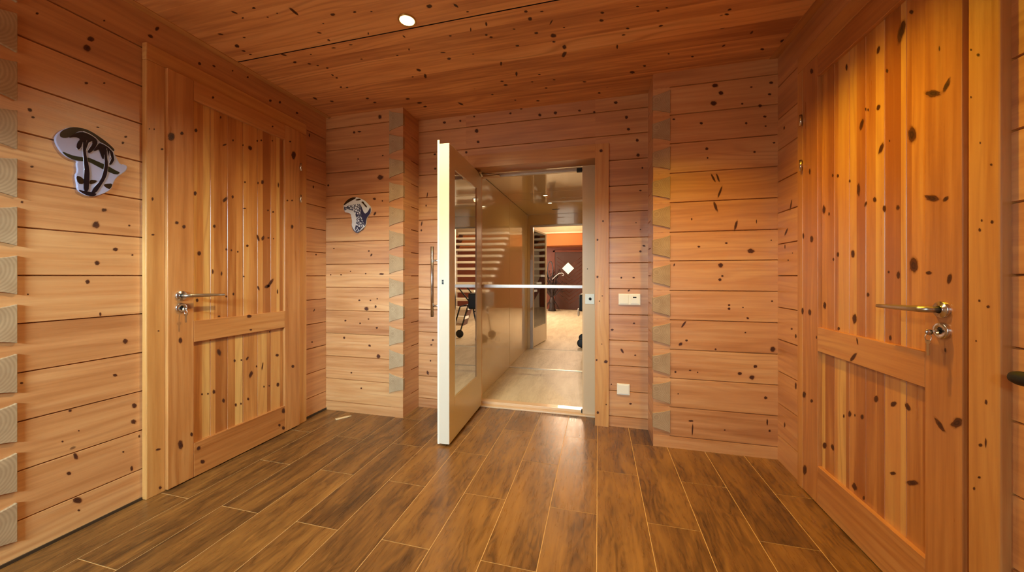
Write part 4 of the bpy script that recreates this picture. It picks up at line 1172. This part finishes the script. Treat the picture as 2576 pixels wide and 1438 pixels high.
# door closer: slide rail under the head and an arm to the leaf
cl = fr
mb = MB(); mb.box((-.80, 2.776, 1.932), (-.165, 2.800, 1.950)); part(mb, 'closer_rail', M['steel2'], cl, .002)
mb = MB(); mb.box((-.165, 2.772, 1.926), (-.124, 2.800, 1.956)); part(mb, 'closer_end_cap', M['black'], cl, .002)
mb = MB(); mb.tube([lf(.06, .012, 1.951), (-.80, 2.766, 1.945)], .008, 10); mb.tube([lf(.03, .012, 1.940), lf(.10, .012, 1.962)], .012, 12); part(mb, 'closer_arm', M['steel2'], leaf)

cab = empty('lift_cabin', (-.5, 3.98, 0)); tag(cab, 'cream metal lift cabin seen through the open door', 'lift cabin')
CX0, CX1, CY0, CY1, CZ = -1.040, .20, 2.865, 5.13, 2.03
for y0, y1 in ((CY0, 4.035), (4.043, CY1)):
    mb = MB(); mb.box((CX0-.03, y0, .004), (CX0, y1, CZ)); part(mb, 'side_panel', M['cream'], cab, .0015)
    mb = MB(); mb.box((CX1, y0, .004), (CX1+.03, y1, CZ)); part(mb, 'side_panel', M['cream'], cab, .0015)
for y0, y1 in ((CY0, 3.775), (3.781, 4.117), (4.123, CY1)):
    mb = MB(); mb.box((CX0, y0, CZ), (CX1, y1, CZ+.03)); part(mb, 'ceiling_panel', M['cream'], cab, .001)
mb = MB(); mb.box((CX0-.012, 4.030, .01), (CX0-.003, 4.048, CZ)); mb.box((CX0, 3.770, CZ+.003), (CX1, 3.786, CZ+.012)); mb.box((CX0, 4.112, CZ+.003), (CX1, 4.128, CZ+.012)); mb.box((CX0-.001, CY0, CZ-.004), (CX0+.001, CY1, CZ)); part(mb, 'panel_joints', M['dark'], cab)
mb = MB()
for y0, y1 in ((CY0, 4.020), (4.060, CY1)):
    n = 3
    for i in range(n):
        xa, xb = CX0+(CX1-CX0)*i/n, CX0+(CX1-CX0)*(i+1)/n
        ou, ov = R.uniform(0, 40), R.uniform(0, 40)
        mb.face([(xa, y0, .004), (xb, y0, .004), (xb, y1, .004), (xa, y1, .004)], [(y0+ou, xa+ov), (y0+ou, xb+ov), (y1+ou, xb+ov), (y1+ou, xa+ov)], R.random())
mb.box((CX0-.03, CY0, -.05), (CX1+.03, CY1, .001), 'y', .5)
part(mb, 'floor_plate', M['cabfloor'], cab)
mb = MB(); mb.box((CX0, 4.022, .001), (CX1, 4.058, .008)); part(mb, 'floor_joint', M['steel2'], cab)
mb = MB(); mb.box((CX0, CY1, 1.87), (CX1, CY1+.05, CZ)); mb.box((CX0-.03, CY1, .0), (-1.000, CY1+.05, 1.87)); mb.box((.12, CY1, 0), (CX1+.03, CY1+.05, 1.87)); part(mb, 'end_frame', M['cream'], cab, .002)
mb = MB(); mb.box((-.62, 4.78, CZ-.003), (-.52, 4.80, CZ)); part(mb, 'air_slot', M['black'], cab)
for (x, y) in ((-.590, 3.94), (-.594, 4.36)):
    t = empty('downlight', (x, y, CZ)); tag(t, 'small lit spotlight in the lift ceiling, '+('the nearer one' if y < 4 else 'the farther one'), 'ceiling light', 'spotlights in the lift ceiling')
    mb = MB(); mb.lathe([(.030, 0), (.034, -.003), (.026, -.005), (.025, -.002)], (x, y, CZ), (0, 0, 1)); part(mb, 'ring', M['steel2'], t)
    mb = MB(); mb.lathe([(.025, -.002), (.015, -.004), (0, -.005)], (x, y, CZ), (0, 0, 1)); part(mb, 'lens', M['lens2'], t)
mb = MB(); mb.box((-.9845, 2.842, 1.001), (-.1225, 2.858, 1.028)); bar = mb.build('barrier_bar', M['barmetal'], None, .003)
tag(bar, 'slim pale grey horizontal bar across the lift doorway', 'bar')

# far leaf of the lift, swung out into the hall beyond
A = math.radians(9)
def ff(a, b, c): return (-.975+a*math.sin(A)+b*math.cos(A), 5.20+a*math.cos(A)-b*math.sin(A), c)
fl = empty('glazed_lift_door', ff(.35, 0, .01)); tag(fl, 'far glazed lift door standing open towards the hall beyond', 'door')
def fbox(mb, a0, a1, b0, b1, z0, z1):
    P = lambda i, j, k: ff((a0, a1)[i], (b0, b1)[j], (z0, z1)[k])
    for f in ([(0,0,0),(0,1,0),(0,1,1),(0,0,1)], [(1,0,0),(1,0,1),(1,1,1),(1,1,0)], [(0,0,0),(0,0,1),(1,0,1),(1,0,0)], [(0,1,0),(1,1,0),(1,1,1),(0,1,1)], [(0,0,0),(1,0,0),(1,1,0),(0,1,0)], [(0,0,1),(0,1,1),(1,1,1),(1,0,1)]):
        mb.face([P(*q) for q in f])
mb = MB(); fbox(mb, 0, .07, -.045, 0, .012, 1.83); fbox(mb, .66, .72, -.045, 0, .012, 1.83); fbox(mb, .07, .66, -.045, 0, .012, .30); fbox(mb, .07, .66, -.045, 0, 1.80, 1.83)
part(mb, 'leaf_frame', M['white'], fl, .002)
mb = MB(); fbox(mb, .066, .664, -.012, -.006, .296, 1.804); part(mb, 'glass_pane', M['glass'], fl)
mb = MB(); mb.box((-1.0, CY1-.004, .004), (-.955, CY1+.06, 1.87)); part(mb, 'end_jamb', M['steel2'], cab, .002)
mb = MB(); mb.box((.08, CY1-.004, .004), (.12, CY1+.06, 1.87)); part(mb, 'end_jamb', M['steel2'], cab, .002)
mb = MB(); mb.box((-.955, CY1-.004, 1.845), (.08, CY1+.06, 1.87)); part(mb, 'end_head', M['steel2'], cab, .002)

# ------------------------------------------------------------------ hall beyond the lift
HY0, HY1, HX0, HX1, HZ = 5.19, 11.55, -2.6, 2.2, 2.95
mb = MB(); mb.box((HX0, HY0-.01, -.06), (HX1, HY1+.05, .0), 'y', .7); struct(mb.build('floor_hall', M['cabfloor']), 'pale floor of the hall beyond the lift')
mb = MB(); mb.box((HX0, HY0, HZ), (HX1, HY1, HZ+.06), 'x', .7); struct(mb.build('ceiling_hall', M['hallwhite']))
mb = MB(); mb.box((HX0-.05, HY0, 0), (HX0, HY1, HZ)); struct(mb.build('wall_hall_left', M['hallwhite']))
mb = MB(); mb.box((HX1, HY0, 0), (HX1+.05, HY1, HZ)); struct(mb.build('wall_hall_right', M['hallwhite']))
mb = MB(); mb.box((HX0, HY1, 0), (HX1, HY1+.05, HZ)); struct(mb.build('wall_hall_back', M['reddoor']), 'dark red-brown wall at the end of the hall')
mb = MB(); mb.box((HX0, HY0, 0), (CX0-.03, HY0+.03, HZ)); mb.box((CX1+.03, HY0, 0), (HX1, HY0+.03, HZ)); mb.box((CX0-.03, HY0, CZ), (CX1+.03, HY0+.03, HZ)); struct(mb.build('wall_hall_front', M['hallwhite']))
mb = MB(); mb.box((HX0, 10.9, 2.07), (HX1, HY1, 2.46)); struct(mb.build('trim_6', M['terracotta']), 'terracotta bulkhead above the far door')
mb = MB(); mb.box((HX0, 10.86, 2.45), (HX1, 10.96, 2.485)); struct(mb.build('trim_7', M['hallwhite']), 'pale ledge on the terracotta bulkhead')
mb = MB(); mb.box((HX0, 11.2, 2.485), (HX1, 11.5, HZ)); struct(mb.build('trim_8', M['hallwhite']), 'lit pale cove above the terracotta bulkhead')
d = empty('door_4', (-.96, HY1, 0)); struct(d, 'red-brown hall door with a pale diamond window')
mb = MB(); mb.box((-1.40, HY1-.05, 0), (-.46, HY1-.01, 1.90)); part(mb, 'leaf', M['maroon'], d, .004)
mb = MB(); mb.box((-1.46, HY1-.07, 0), (-1.40, HY1-.0, 1.96)); mb.box((-.46, HY1-.07, 0), (-.40, HY1, 1.96)); mb.box((-1.46, HY1-.07, 1.90), (-.40, HY1, 1.96)); part(mb, 'door_lining', M['reddoor'], d, .004)
mb = MB()
for k in range(14):   # diagonal mouldings in a chevron
    for s in (-1, 1):
        z = .18+k*.125; x0, x1 = -.93, -.93+s*.40
        if z+.3 < 1.85: mb.tube([(x0, HY1-.052, z), (x1, HY1-.052, z+.30)], .006, 6)
part(mb, 'chevron_moulding', M['reddoor'], d)
mb = MB(); c = (-.965, 1.36); r = .195
mb.prism([(c[0]-r-.02, c[1]), (c[0], c[1]-r-.02), (c[0]+r+.02, c[1]), (c[0], c[1]+r+.02)], on_back(HY1-.05), 0, .012); part(mb, 'window_frame', M['maroon'], d)
mb = MB(); mb.prism([(c[0]-r, c[1]), (c[0], c[1]-r), (c[0]+r, c[1]), (c[0], c[1]+r)], on_back(HY1-.062), 0, .006); part(mb, 'window_pane', M['frost'], d)

# dried branches with a tall oval frame, in front of the far wall
pl = empty('dried_branch_arrangement', (-1.42, 10.9, 0)); tag(pl, 'dark dried branches with a pale curled stem on the hall floor', 'plant')
mb = MB(); mb.lathe([(.0, 0), (.11, .0), (.13, .03), (.07, .12), (.10, .30), (.06, .42), (.05, .44)], (-1.42, 10.9, 0), (0, 0, 1), 20); part(mb, 'vase', M['twig'], pl)
mb = MB()
for k in range(46):
    a = R.uniform(0, 2*PI); h = R.uniform(.4, 1.15); sp = R.uniform(.05, .42)
    p = Vector((-1.42, 10.9, .36)); pts = [p]
    for j in range(1, 5):
        t = j/4; pts.append(Vector((-1.42+math.cos(a)*sp*t**1.4+R.uniform(-.02, .02), 10.9+math.sin(a)*sp*.5*t**1.4, .36+h*t*(1-.15*t))))
    mb.tube(pts, [.016, .015, .013, .010, .005], 6)
    e = pts[-1]
    for _ in range(3):
        b = e-Vector((R.uniform(-.02, .02), 0, R.uniform(0, .25))); mb.tube([b, b+Vector((R.uniform(-.12, .12), R.uniform(-.05, .05), R.uniform(-.02, .1)))], [.011, .004], 5)
for k in range(10):
    a = 2*PI*k/10; mb.tube([(-1.42, 10.9, .40), (-1.42+.16*math.cos(a), 10.9+.14*math.sin(a), .22), (-1.42+.26*math.cos(a), 10.9+.2*math.sin(a), .02)], [.010, .008, .004], 6)
part(mb, 'branches', M['twig'], pl)
mb = MB(); pts = [(-1.47+.085*math.cos(t*2*PI/20), 10.85, 1.30+.27*math.sin(t*2*PI/20)) for t in range(21)]; mb.tube(pts, .016, 8, caps=False); part(mb, 'oval_frame', M['ink'], pl)
mb = MB(); mb.tube([(-1.40, 10.8, 1.0), (-1.30, 10.78, 1.10), (-1.18, 10.76, 1.19), (-1.08, 10.75, 1.20), (-1.03, 10.75, 1.16), (-1.05, 10.75, 1.12), (-1.09, 10.75, 1.13)], [.010, .010, .011, .011, .010, .009, .006], 8); part(mb, 'curled_stem', M['bone'], pl, label='pale curled stem')

# wheeled walker half hidden by the lift frame
wk = empty('wheeled_walker', (.03, 5.62, 0)); tag(wk, 'black wheeled walker mostly hidden behind the right jamb of the lift', 'walker')
mb = MB()
for y in (5.40, 5.86):
    mb.tube([(-.235, y, .07), (-.19, y, .35), (-.13, y, .62), (.10, y, .90)], .012, 10); mb.tube([(.24, y, .07), (.08, y, .60), (-.02, y, .62)], .012, 10)
mb.tube([(-.16, 5.40, .52), (-.16, 5.86, .52)], .010, 10); mb.tube([(.08, 5.40, .60), (.08, 5.86, .60)], .010, 10)
part(mb, 'frame', M['black'], wk)
mb = MB(); mb.box((-.285, 5.38, .56), (-.06, 5.88, .82)); part(mb, 'bag', M['black'], wk, .02)
mb = MB(); pts = [(-.295, 5.44+.085*math.cos(k*2*PI/20), .545+.05*math.sin(k*2*PI/20)) for k in range(21)]; mb.tube(pts, .014, 8, caps=False); part(mb, 'white_loop', M['switch'], wk, label='white loop')
for x in (-.245, .24):
    for y in (5.40, 5.86):
        mb = MB(); mb.lathe([(.0, -.014), (.05, -.014), (.068, -.010), (.072, 0), (.068, .010), (.05, .014), (0, .014)], (x, y, .072), (0, 1, 0), 24); part(mb, 'wheel', M['black'], wk)

# open staircase in the hall: its pale treads are what the lift's glass and panels mirror
st = empty('open_staircase', (1.2, 9.2, 0)); tag(st, 'pale open-tread staircase mirrored in the lift glass', 'staircase')
for k in range(13):
    z = .19+k*.19; y = 7.4+k*.24
    mb = MB(); mb.box((.62, y, z-.06), (1.75, y+.28, z)); part(mb, 'tread', M['tread'], st, .004)
for x in (.64, 1.70):
    mb = MB(); mb.prism([(7.3, 0), (7.62, 0), (10.62, 2.375), (10.62, 2.55), (10.4, 2.55)], lambda a, b, d, x=x: (x+d, a, b-.09 if b > .1 else b), 0, .03); part(mb, 'string', M['maroon'], st)

# ------------------------------------------------------------------ things on the walls
def plate(x0, x1, z0, z1, lab, cat, name, gangs):
    root = empty(name, ((x0+x1)/2, YB, (z0+z1)/2)); tag(root, lab, cat)
    mb = MB(); mb.box((x0, YB-.009, z0), (x1, YB, z1)); part(mb, 'surround', M['switch'], root, .002)
    n = len(gangs); W = (x1-x0)/n
    for i, kd in enumerate(gangs):
        a, b = x0+i*W+.008, x0+(i+1)*W-.008
        mb = MB(); mb.box((a, YB-.012, z0+.008), (b, YB-.0085, z1-.008)); o = part(mb, 'rocker' if kd == 'rocker' else 'cover', M['switch'], root, .001)
        if kd == 'display':
            mb = MB(); mb.box(((a+b)/2-.014, YB-.0128, z1-.030), ((a+b)/2+.010, YB-.0118, z1-.020)); part(mb, 'display', M['display'], o)
            mb = MB(); mb.box((a+.006, YB-.0128, z0+.010), (b-.012, YB-.0118, z1-.034)); part(mb, 'button', M['tread'], o)
    return root
plate(.144, .294, .893, .973, 'double white switch plate on the log wall right of the lift', 'light switch', 'light_switch', ('rocker', 'display'))
plate(.133, .221, .239, .319, 'single white blank socket plate low on the log wall right of the lift', 'socket', 'socket_plate', ('cover',))

def smooth(poly, it=2):
    for _ in range(it):
        q = []
        for i in range(len(poly)):
            a, b = poly[i], poly[(i+1) % len(poly)]
            q += [(a[0]*.75+b[0]*.25, a[1]*.75+b[1]*.25), (a[0]*.25+b[0]*.75, a[1]*.25+b[1]*.75)]
        poly = q
    return poly
def wall_plaque(frame, lab, base_mat, out, layers, lines, d0, thick):
    root = empty('wall_plaque', frame(sum(p[0] for p in out)/len(out), sum(p[1] for p in out)/len(out), d0)); tag(root, lab, 'wall decoration')
    c = root.location
    mb = MB(); mb.prism(smooth(out, 1), frame, d0, thick); o = mb.build('body', [base_mat], None, .003, loc=tuple(c)); place(o, root)
    for i, (nm, poly, mat, h) in enumerate(layers):
        mb = MB(); mb.prism(smooth(poly, 1), frame, thick-.001, thick+h); o = mb.build(nm, mat, None, .0, loc=tuple(c)); place(o, root)
    if lines:
        mb = MB()
        for ln, r in lines: mb.tube([frame(a, b, thick+.0015) for a, b in ln], r, 6)
        o = mb.build('silver_outline', M['silver']); place(o, root)
    return root
T1, T2, C1, C2 = P1_TRUNK, P1_TRUNK2, P1_CROWN, P1_CROWN2
wall_plaque(on_left(XL), 'large Africa-shaped plaque with two dark palms on lavender, on the left log wall', M['lav'], P1_OUT,
    [('dark_sky', P1_CAP, M['umber'], .0012), ('land', P1_LAND, M['olive'], .0010), ('land', P1_ROCK, M['umber'], .0010), ('land', P1_ROCK2, M['umber'], .0010), ('land', P1_ROCK3, M['umber'], .0010), ('ground', P1_BASE, M['ink'], .0012),
     ('palm_crown', C1, M['ink'], .0024), ('palm_crown', C2, M['ink'], .0022), ('palm_trunk', T1, M['ink'], .0028), ('palm_trunk', T2, M['ink'], .0026)],
    [(T1[1:7], .0011), (T1[9:13], .0011), (T2[1:7], .0011), (T2[9:14], .0009), (C1[2:7], .001), (C1[8:12], .001), (C1[12:16], .0012), (C1[16:21], .0012), (C2[2:6], .001), (C2[6:12], .001), (P1_CAP[7:15], .0011), (C1[5:8]+C2[0:1], .0010)], .0, .012)
wall_plaque(on_back(YA), 'small Africa-shaped plaque with a giraffe-skin pattern, on the log wall left of the lift', M['bone'], P2_OUT,
    [('brown_cap', P2_CAP, M['umber'], .0008), ('brown_cap', P2_CAP2, M['umber'], .0008), ('patterned_skin', P2_SKIN, M['skin'], .0016), ('navy_side', P2_NAVY, M['navy'], .0012), ('brown_mark', P2_SPOT, M['umber'], .0009), ('navy_edge', P2_EDGE, M['navy'], .0010)], None, .0, .010)

# black round handrail end at the right edge
hr = empty('handrail', (.955, .75, .862)); tag(hr, 'black round rail end reaching in beside the right door lining', 'handrail')
mb = MB(); mb.tube([(.955, .20, .862), (.955, 1.068, .862), (.955, 1.080, .862), (.955, 1.086, .862)], [.0165, .0165, .0135, .006], 20); part(mb, 'rail', M['black'], hr)
mb = MB(); mb.tube([(.955, .55, .850), (.975, .55, .82), (XR, .55, .81)], .008, 10); mb.lathe([(.03, 0), (.03, .006), (.01, .008)], (XR, .55, .81), (-1, 0, 0), 20); part(mb, 'bracket', M['black'], hr)

# wood chip on the floor
mb = MB(); 
mb.face([(-1.965, 2.246, .0005), (-1.945, 2.232, .0005), (-1.893, 2.300, .0005), (-1.882, 2.326, .0005), (-1.905, 2.318, .0005)][::-1])
pts = [(-1.965, 2.246), (-1.945, 2.232), (-1.893, 2.300), (-1.882, 2.326), (-1.905, 2.318)]
mb = MB(); mb.prism(pts, lambda a, b, d: (a, b, d), .0005, .006)
chip = mb.build('wood_chip', M['pale_wood'], None, .001); tag(chip, 'pale sliver of wood on the tiles at the foot of the back left wall', 'wood chip')

# ceiling downlight in view
def downlight(x, y, lab, grp=None):
    t = empty('ceiling_downlight', (x, y, ZC)); tag(t, lab, 'ceiling light', grp)
    mb = MB(); mb.lathe([(.0445, 0), (.0455, -.003), (.043, -.006), (.038, -.0065), (.036, -.003)], (x, y, ZC), (0, 0, 1), 40); part(mb, 'ring', M['ring'], t)
    mb = MB(); mb.lathe([(.0365, -.003), (.028, -.008), (.015, -.011), (0, -.012)], (x, y, ZC), (0, 0, 1), 32); part(mb, 'lens', M['lens'], t)
downlight(-.949, 1.582, 'lit round downlight set in the pine ceiling')

# ------------------------------------------------------------------ lights
def light(kind, name, loc, energy, col, **k):
    l = bpy.data.lights.new(name, kind); l.energy = energy; l.color = col
    for a, b in k.items():
        if a not in ('rot', 'target'): setattr(l, a, b)
    o = bpy.data.objects.new(name, l); COL.objects.link(o); o.location = loc
    if 'target' in k: o.rotation_euler = (Vector(k['target'])-Vector(loc)).to_track_quat('-Z', 'Y').to_euler()
    return o
HALOGEN = (1., .84, .45)        # the left lamps, whitened by the daylight
AMBER = (1., .60, .02)          # the right row
for (x, y, e, c, deg) in ((-.949, 1.582, 125, HALOGEN, 146), (.50, 1.62, 104, AMBER, 116), (-.949, .1, 26, HALOGEN, 120)):  # the last is unseen, added to brighten the upper left wall
    light('SPOT', 'downlight_lamp', (x, y, ZC-.03), e, c, spot_size=math.radians(deg), spot_blend=1., shadow_soft_size=.03, target=(x, y, 0))
# bright band of sky seen under the window head
light('AREA', 'daylight_window', (-.80, YF-1.05, 2.05), 175, (.52, .83, 1.), shape='RECTANGLE', size=1.5, size_y=.17, spread=math.radians(110), target=(-1.3, 2.4, 1.25))
light('AREA', 'window_fill', (-1.62, YF-.06, 1.25), 24, (1., .88, .66), shape='RECTANGLE', size=1.6, size_y=1.3, target=(-1.4, 2.4, 2.0))  # added fill standing in for ground bounce, brightens ceiling and left wall
# lift
for (x, y) in ((-.590, 3.94), (-.594, 4.36)):
    light('SPOT', 'lift_lamp', (x, y, CZ-.02), 3.4, (1., .66, .28), spot_size=math.radians(160), spot_blend=.7, shadow_soft_size=.02, target=(x, y, 0))
# hall beyond
light('AREA', 'hall_fill', (-.4, 8.2, HZ-.05), 52, (1., .80, .52), size=2.4, target=(-.4, 8.2, 0))  # added overhead fill without a fixture, brightens the hall
light('AREA', 'stair_fill', (-2.5, 9.0, 1.5), 130, (1., .88, .70), size=2.2, target=(1.2, 9.0, 1.2))  # added side fill with no window behind it, brightens the stair treads
light('AREA', 'hall_wall_lamp', (-.75, 9.8, 2.55), 16, (1., .70, .46), shape='RECTANGLE', size=.7, size_y=.3, spread=math.radians(100), target=(-.2, 2.6, .4))
light('SPOT', 'hall_cove', (-1.0, 10.4, 2.78), 26, (1., .66, .34), spot_size=math.radians(120), shadow_soft_size=.3, target=(-1., 11.5, 2.5))

wd = bpy.data.worlds.new('world'); SC.world = wd; wd.use_nodes = True
wd.node_tree.nodes['Background'].inputs[0].default_value = (.6, .75, 1., 1); wd.node_tree.nodes['Background'].inputs[1].default_value = .6

# ------------------------------------------------------------------ camera
cam = bpy.data.cameras.new('camera'); co = bpy.data.objects.new('camera', cam); COL.objects.link(co)
co.location = (0, 0, 1.1); co.rotation_euler = (PI/2, 0, .245)
cam.sensor_width = 36; cam.lens = 36*867.57/2576; cam.shift_y = -24.48/2576; cam.clip_start = .02; cam.clip_end = 60
SC.camera = co
SC.view_settings.view_transform = 'Standard'; SC.view_settings.look = 'None'
SC.view_settings.exposure = 0.; SC.view_settings.gamma = 1.; SC.view_settings.use_curve_mapping = False
SC.cycles.max_bounces = 7; SC.cycles.diffuse_bounces = 4; SC.cycles.glossy_bounces = 4; SC.cycles.transparent_max_bounces = 8
SC.cycles.use_adaptive_sampling = True; SC.cycles.adaptive_threshold = .09; SC.cycles.adaptive_min_samples = 12
SC.cycles.use_denoising = True; SC.cycles.sample_clamp_indirect = 8.
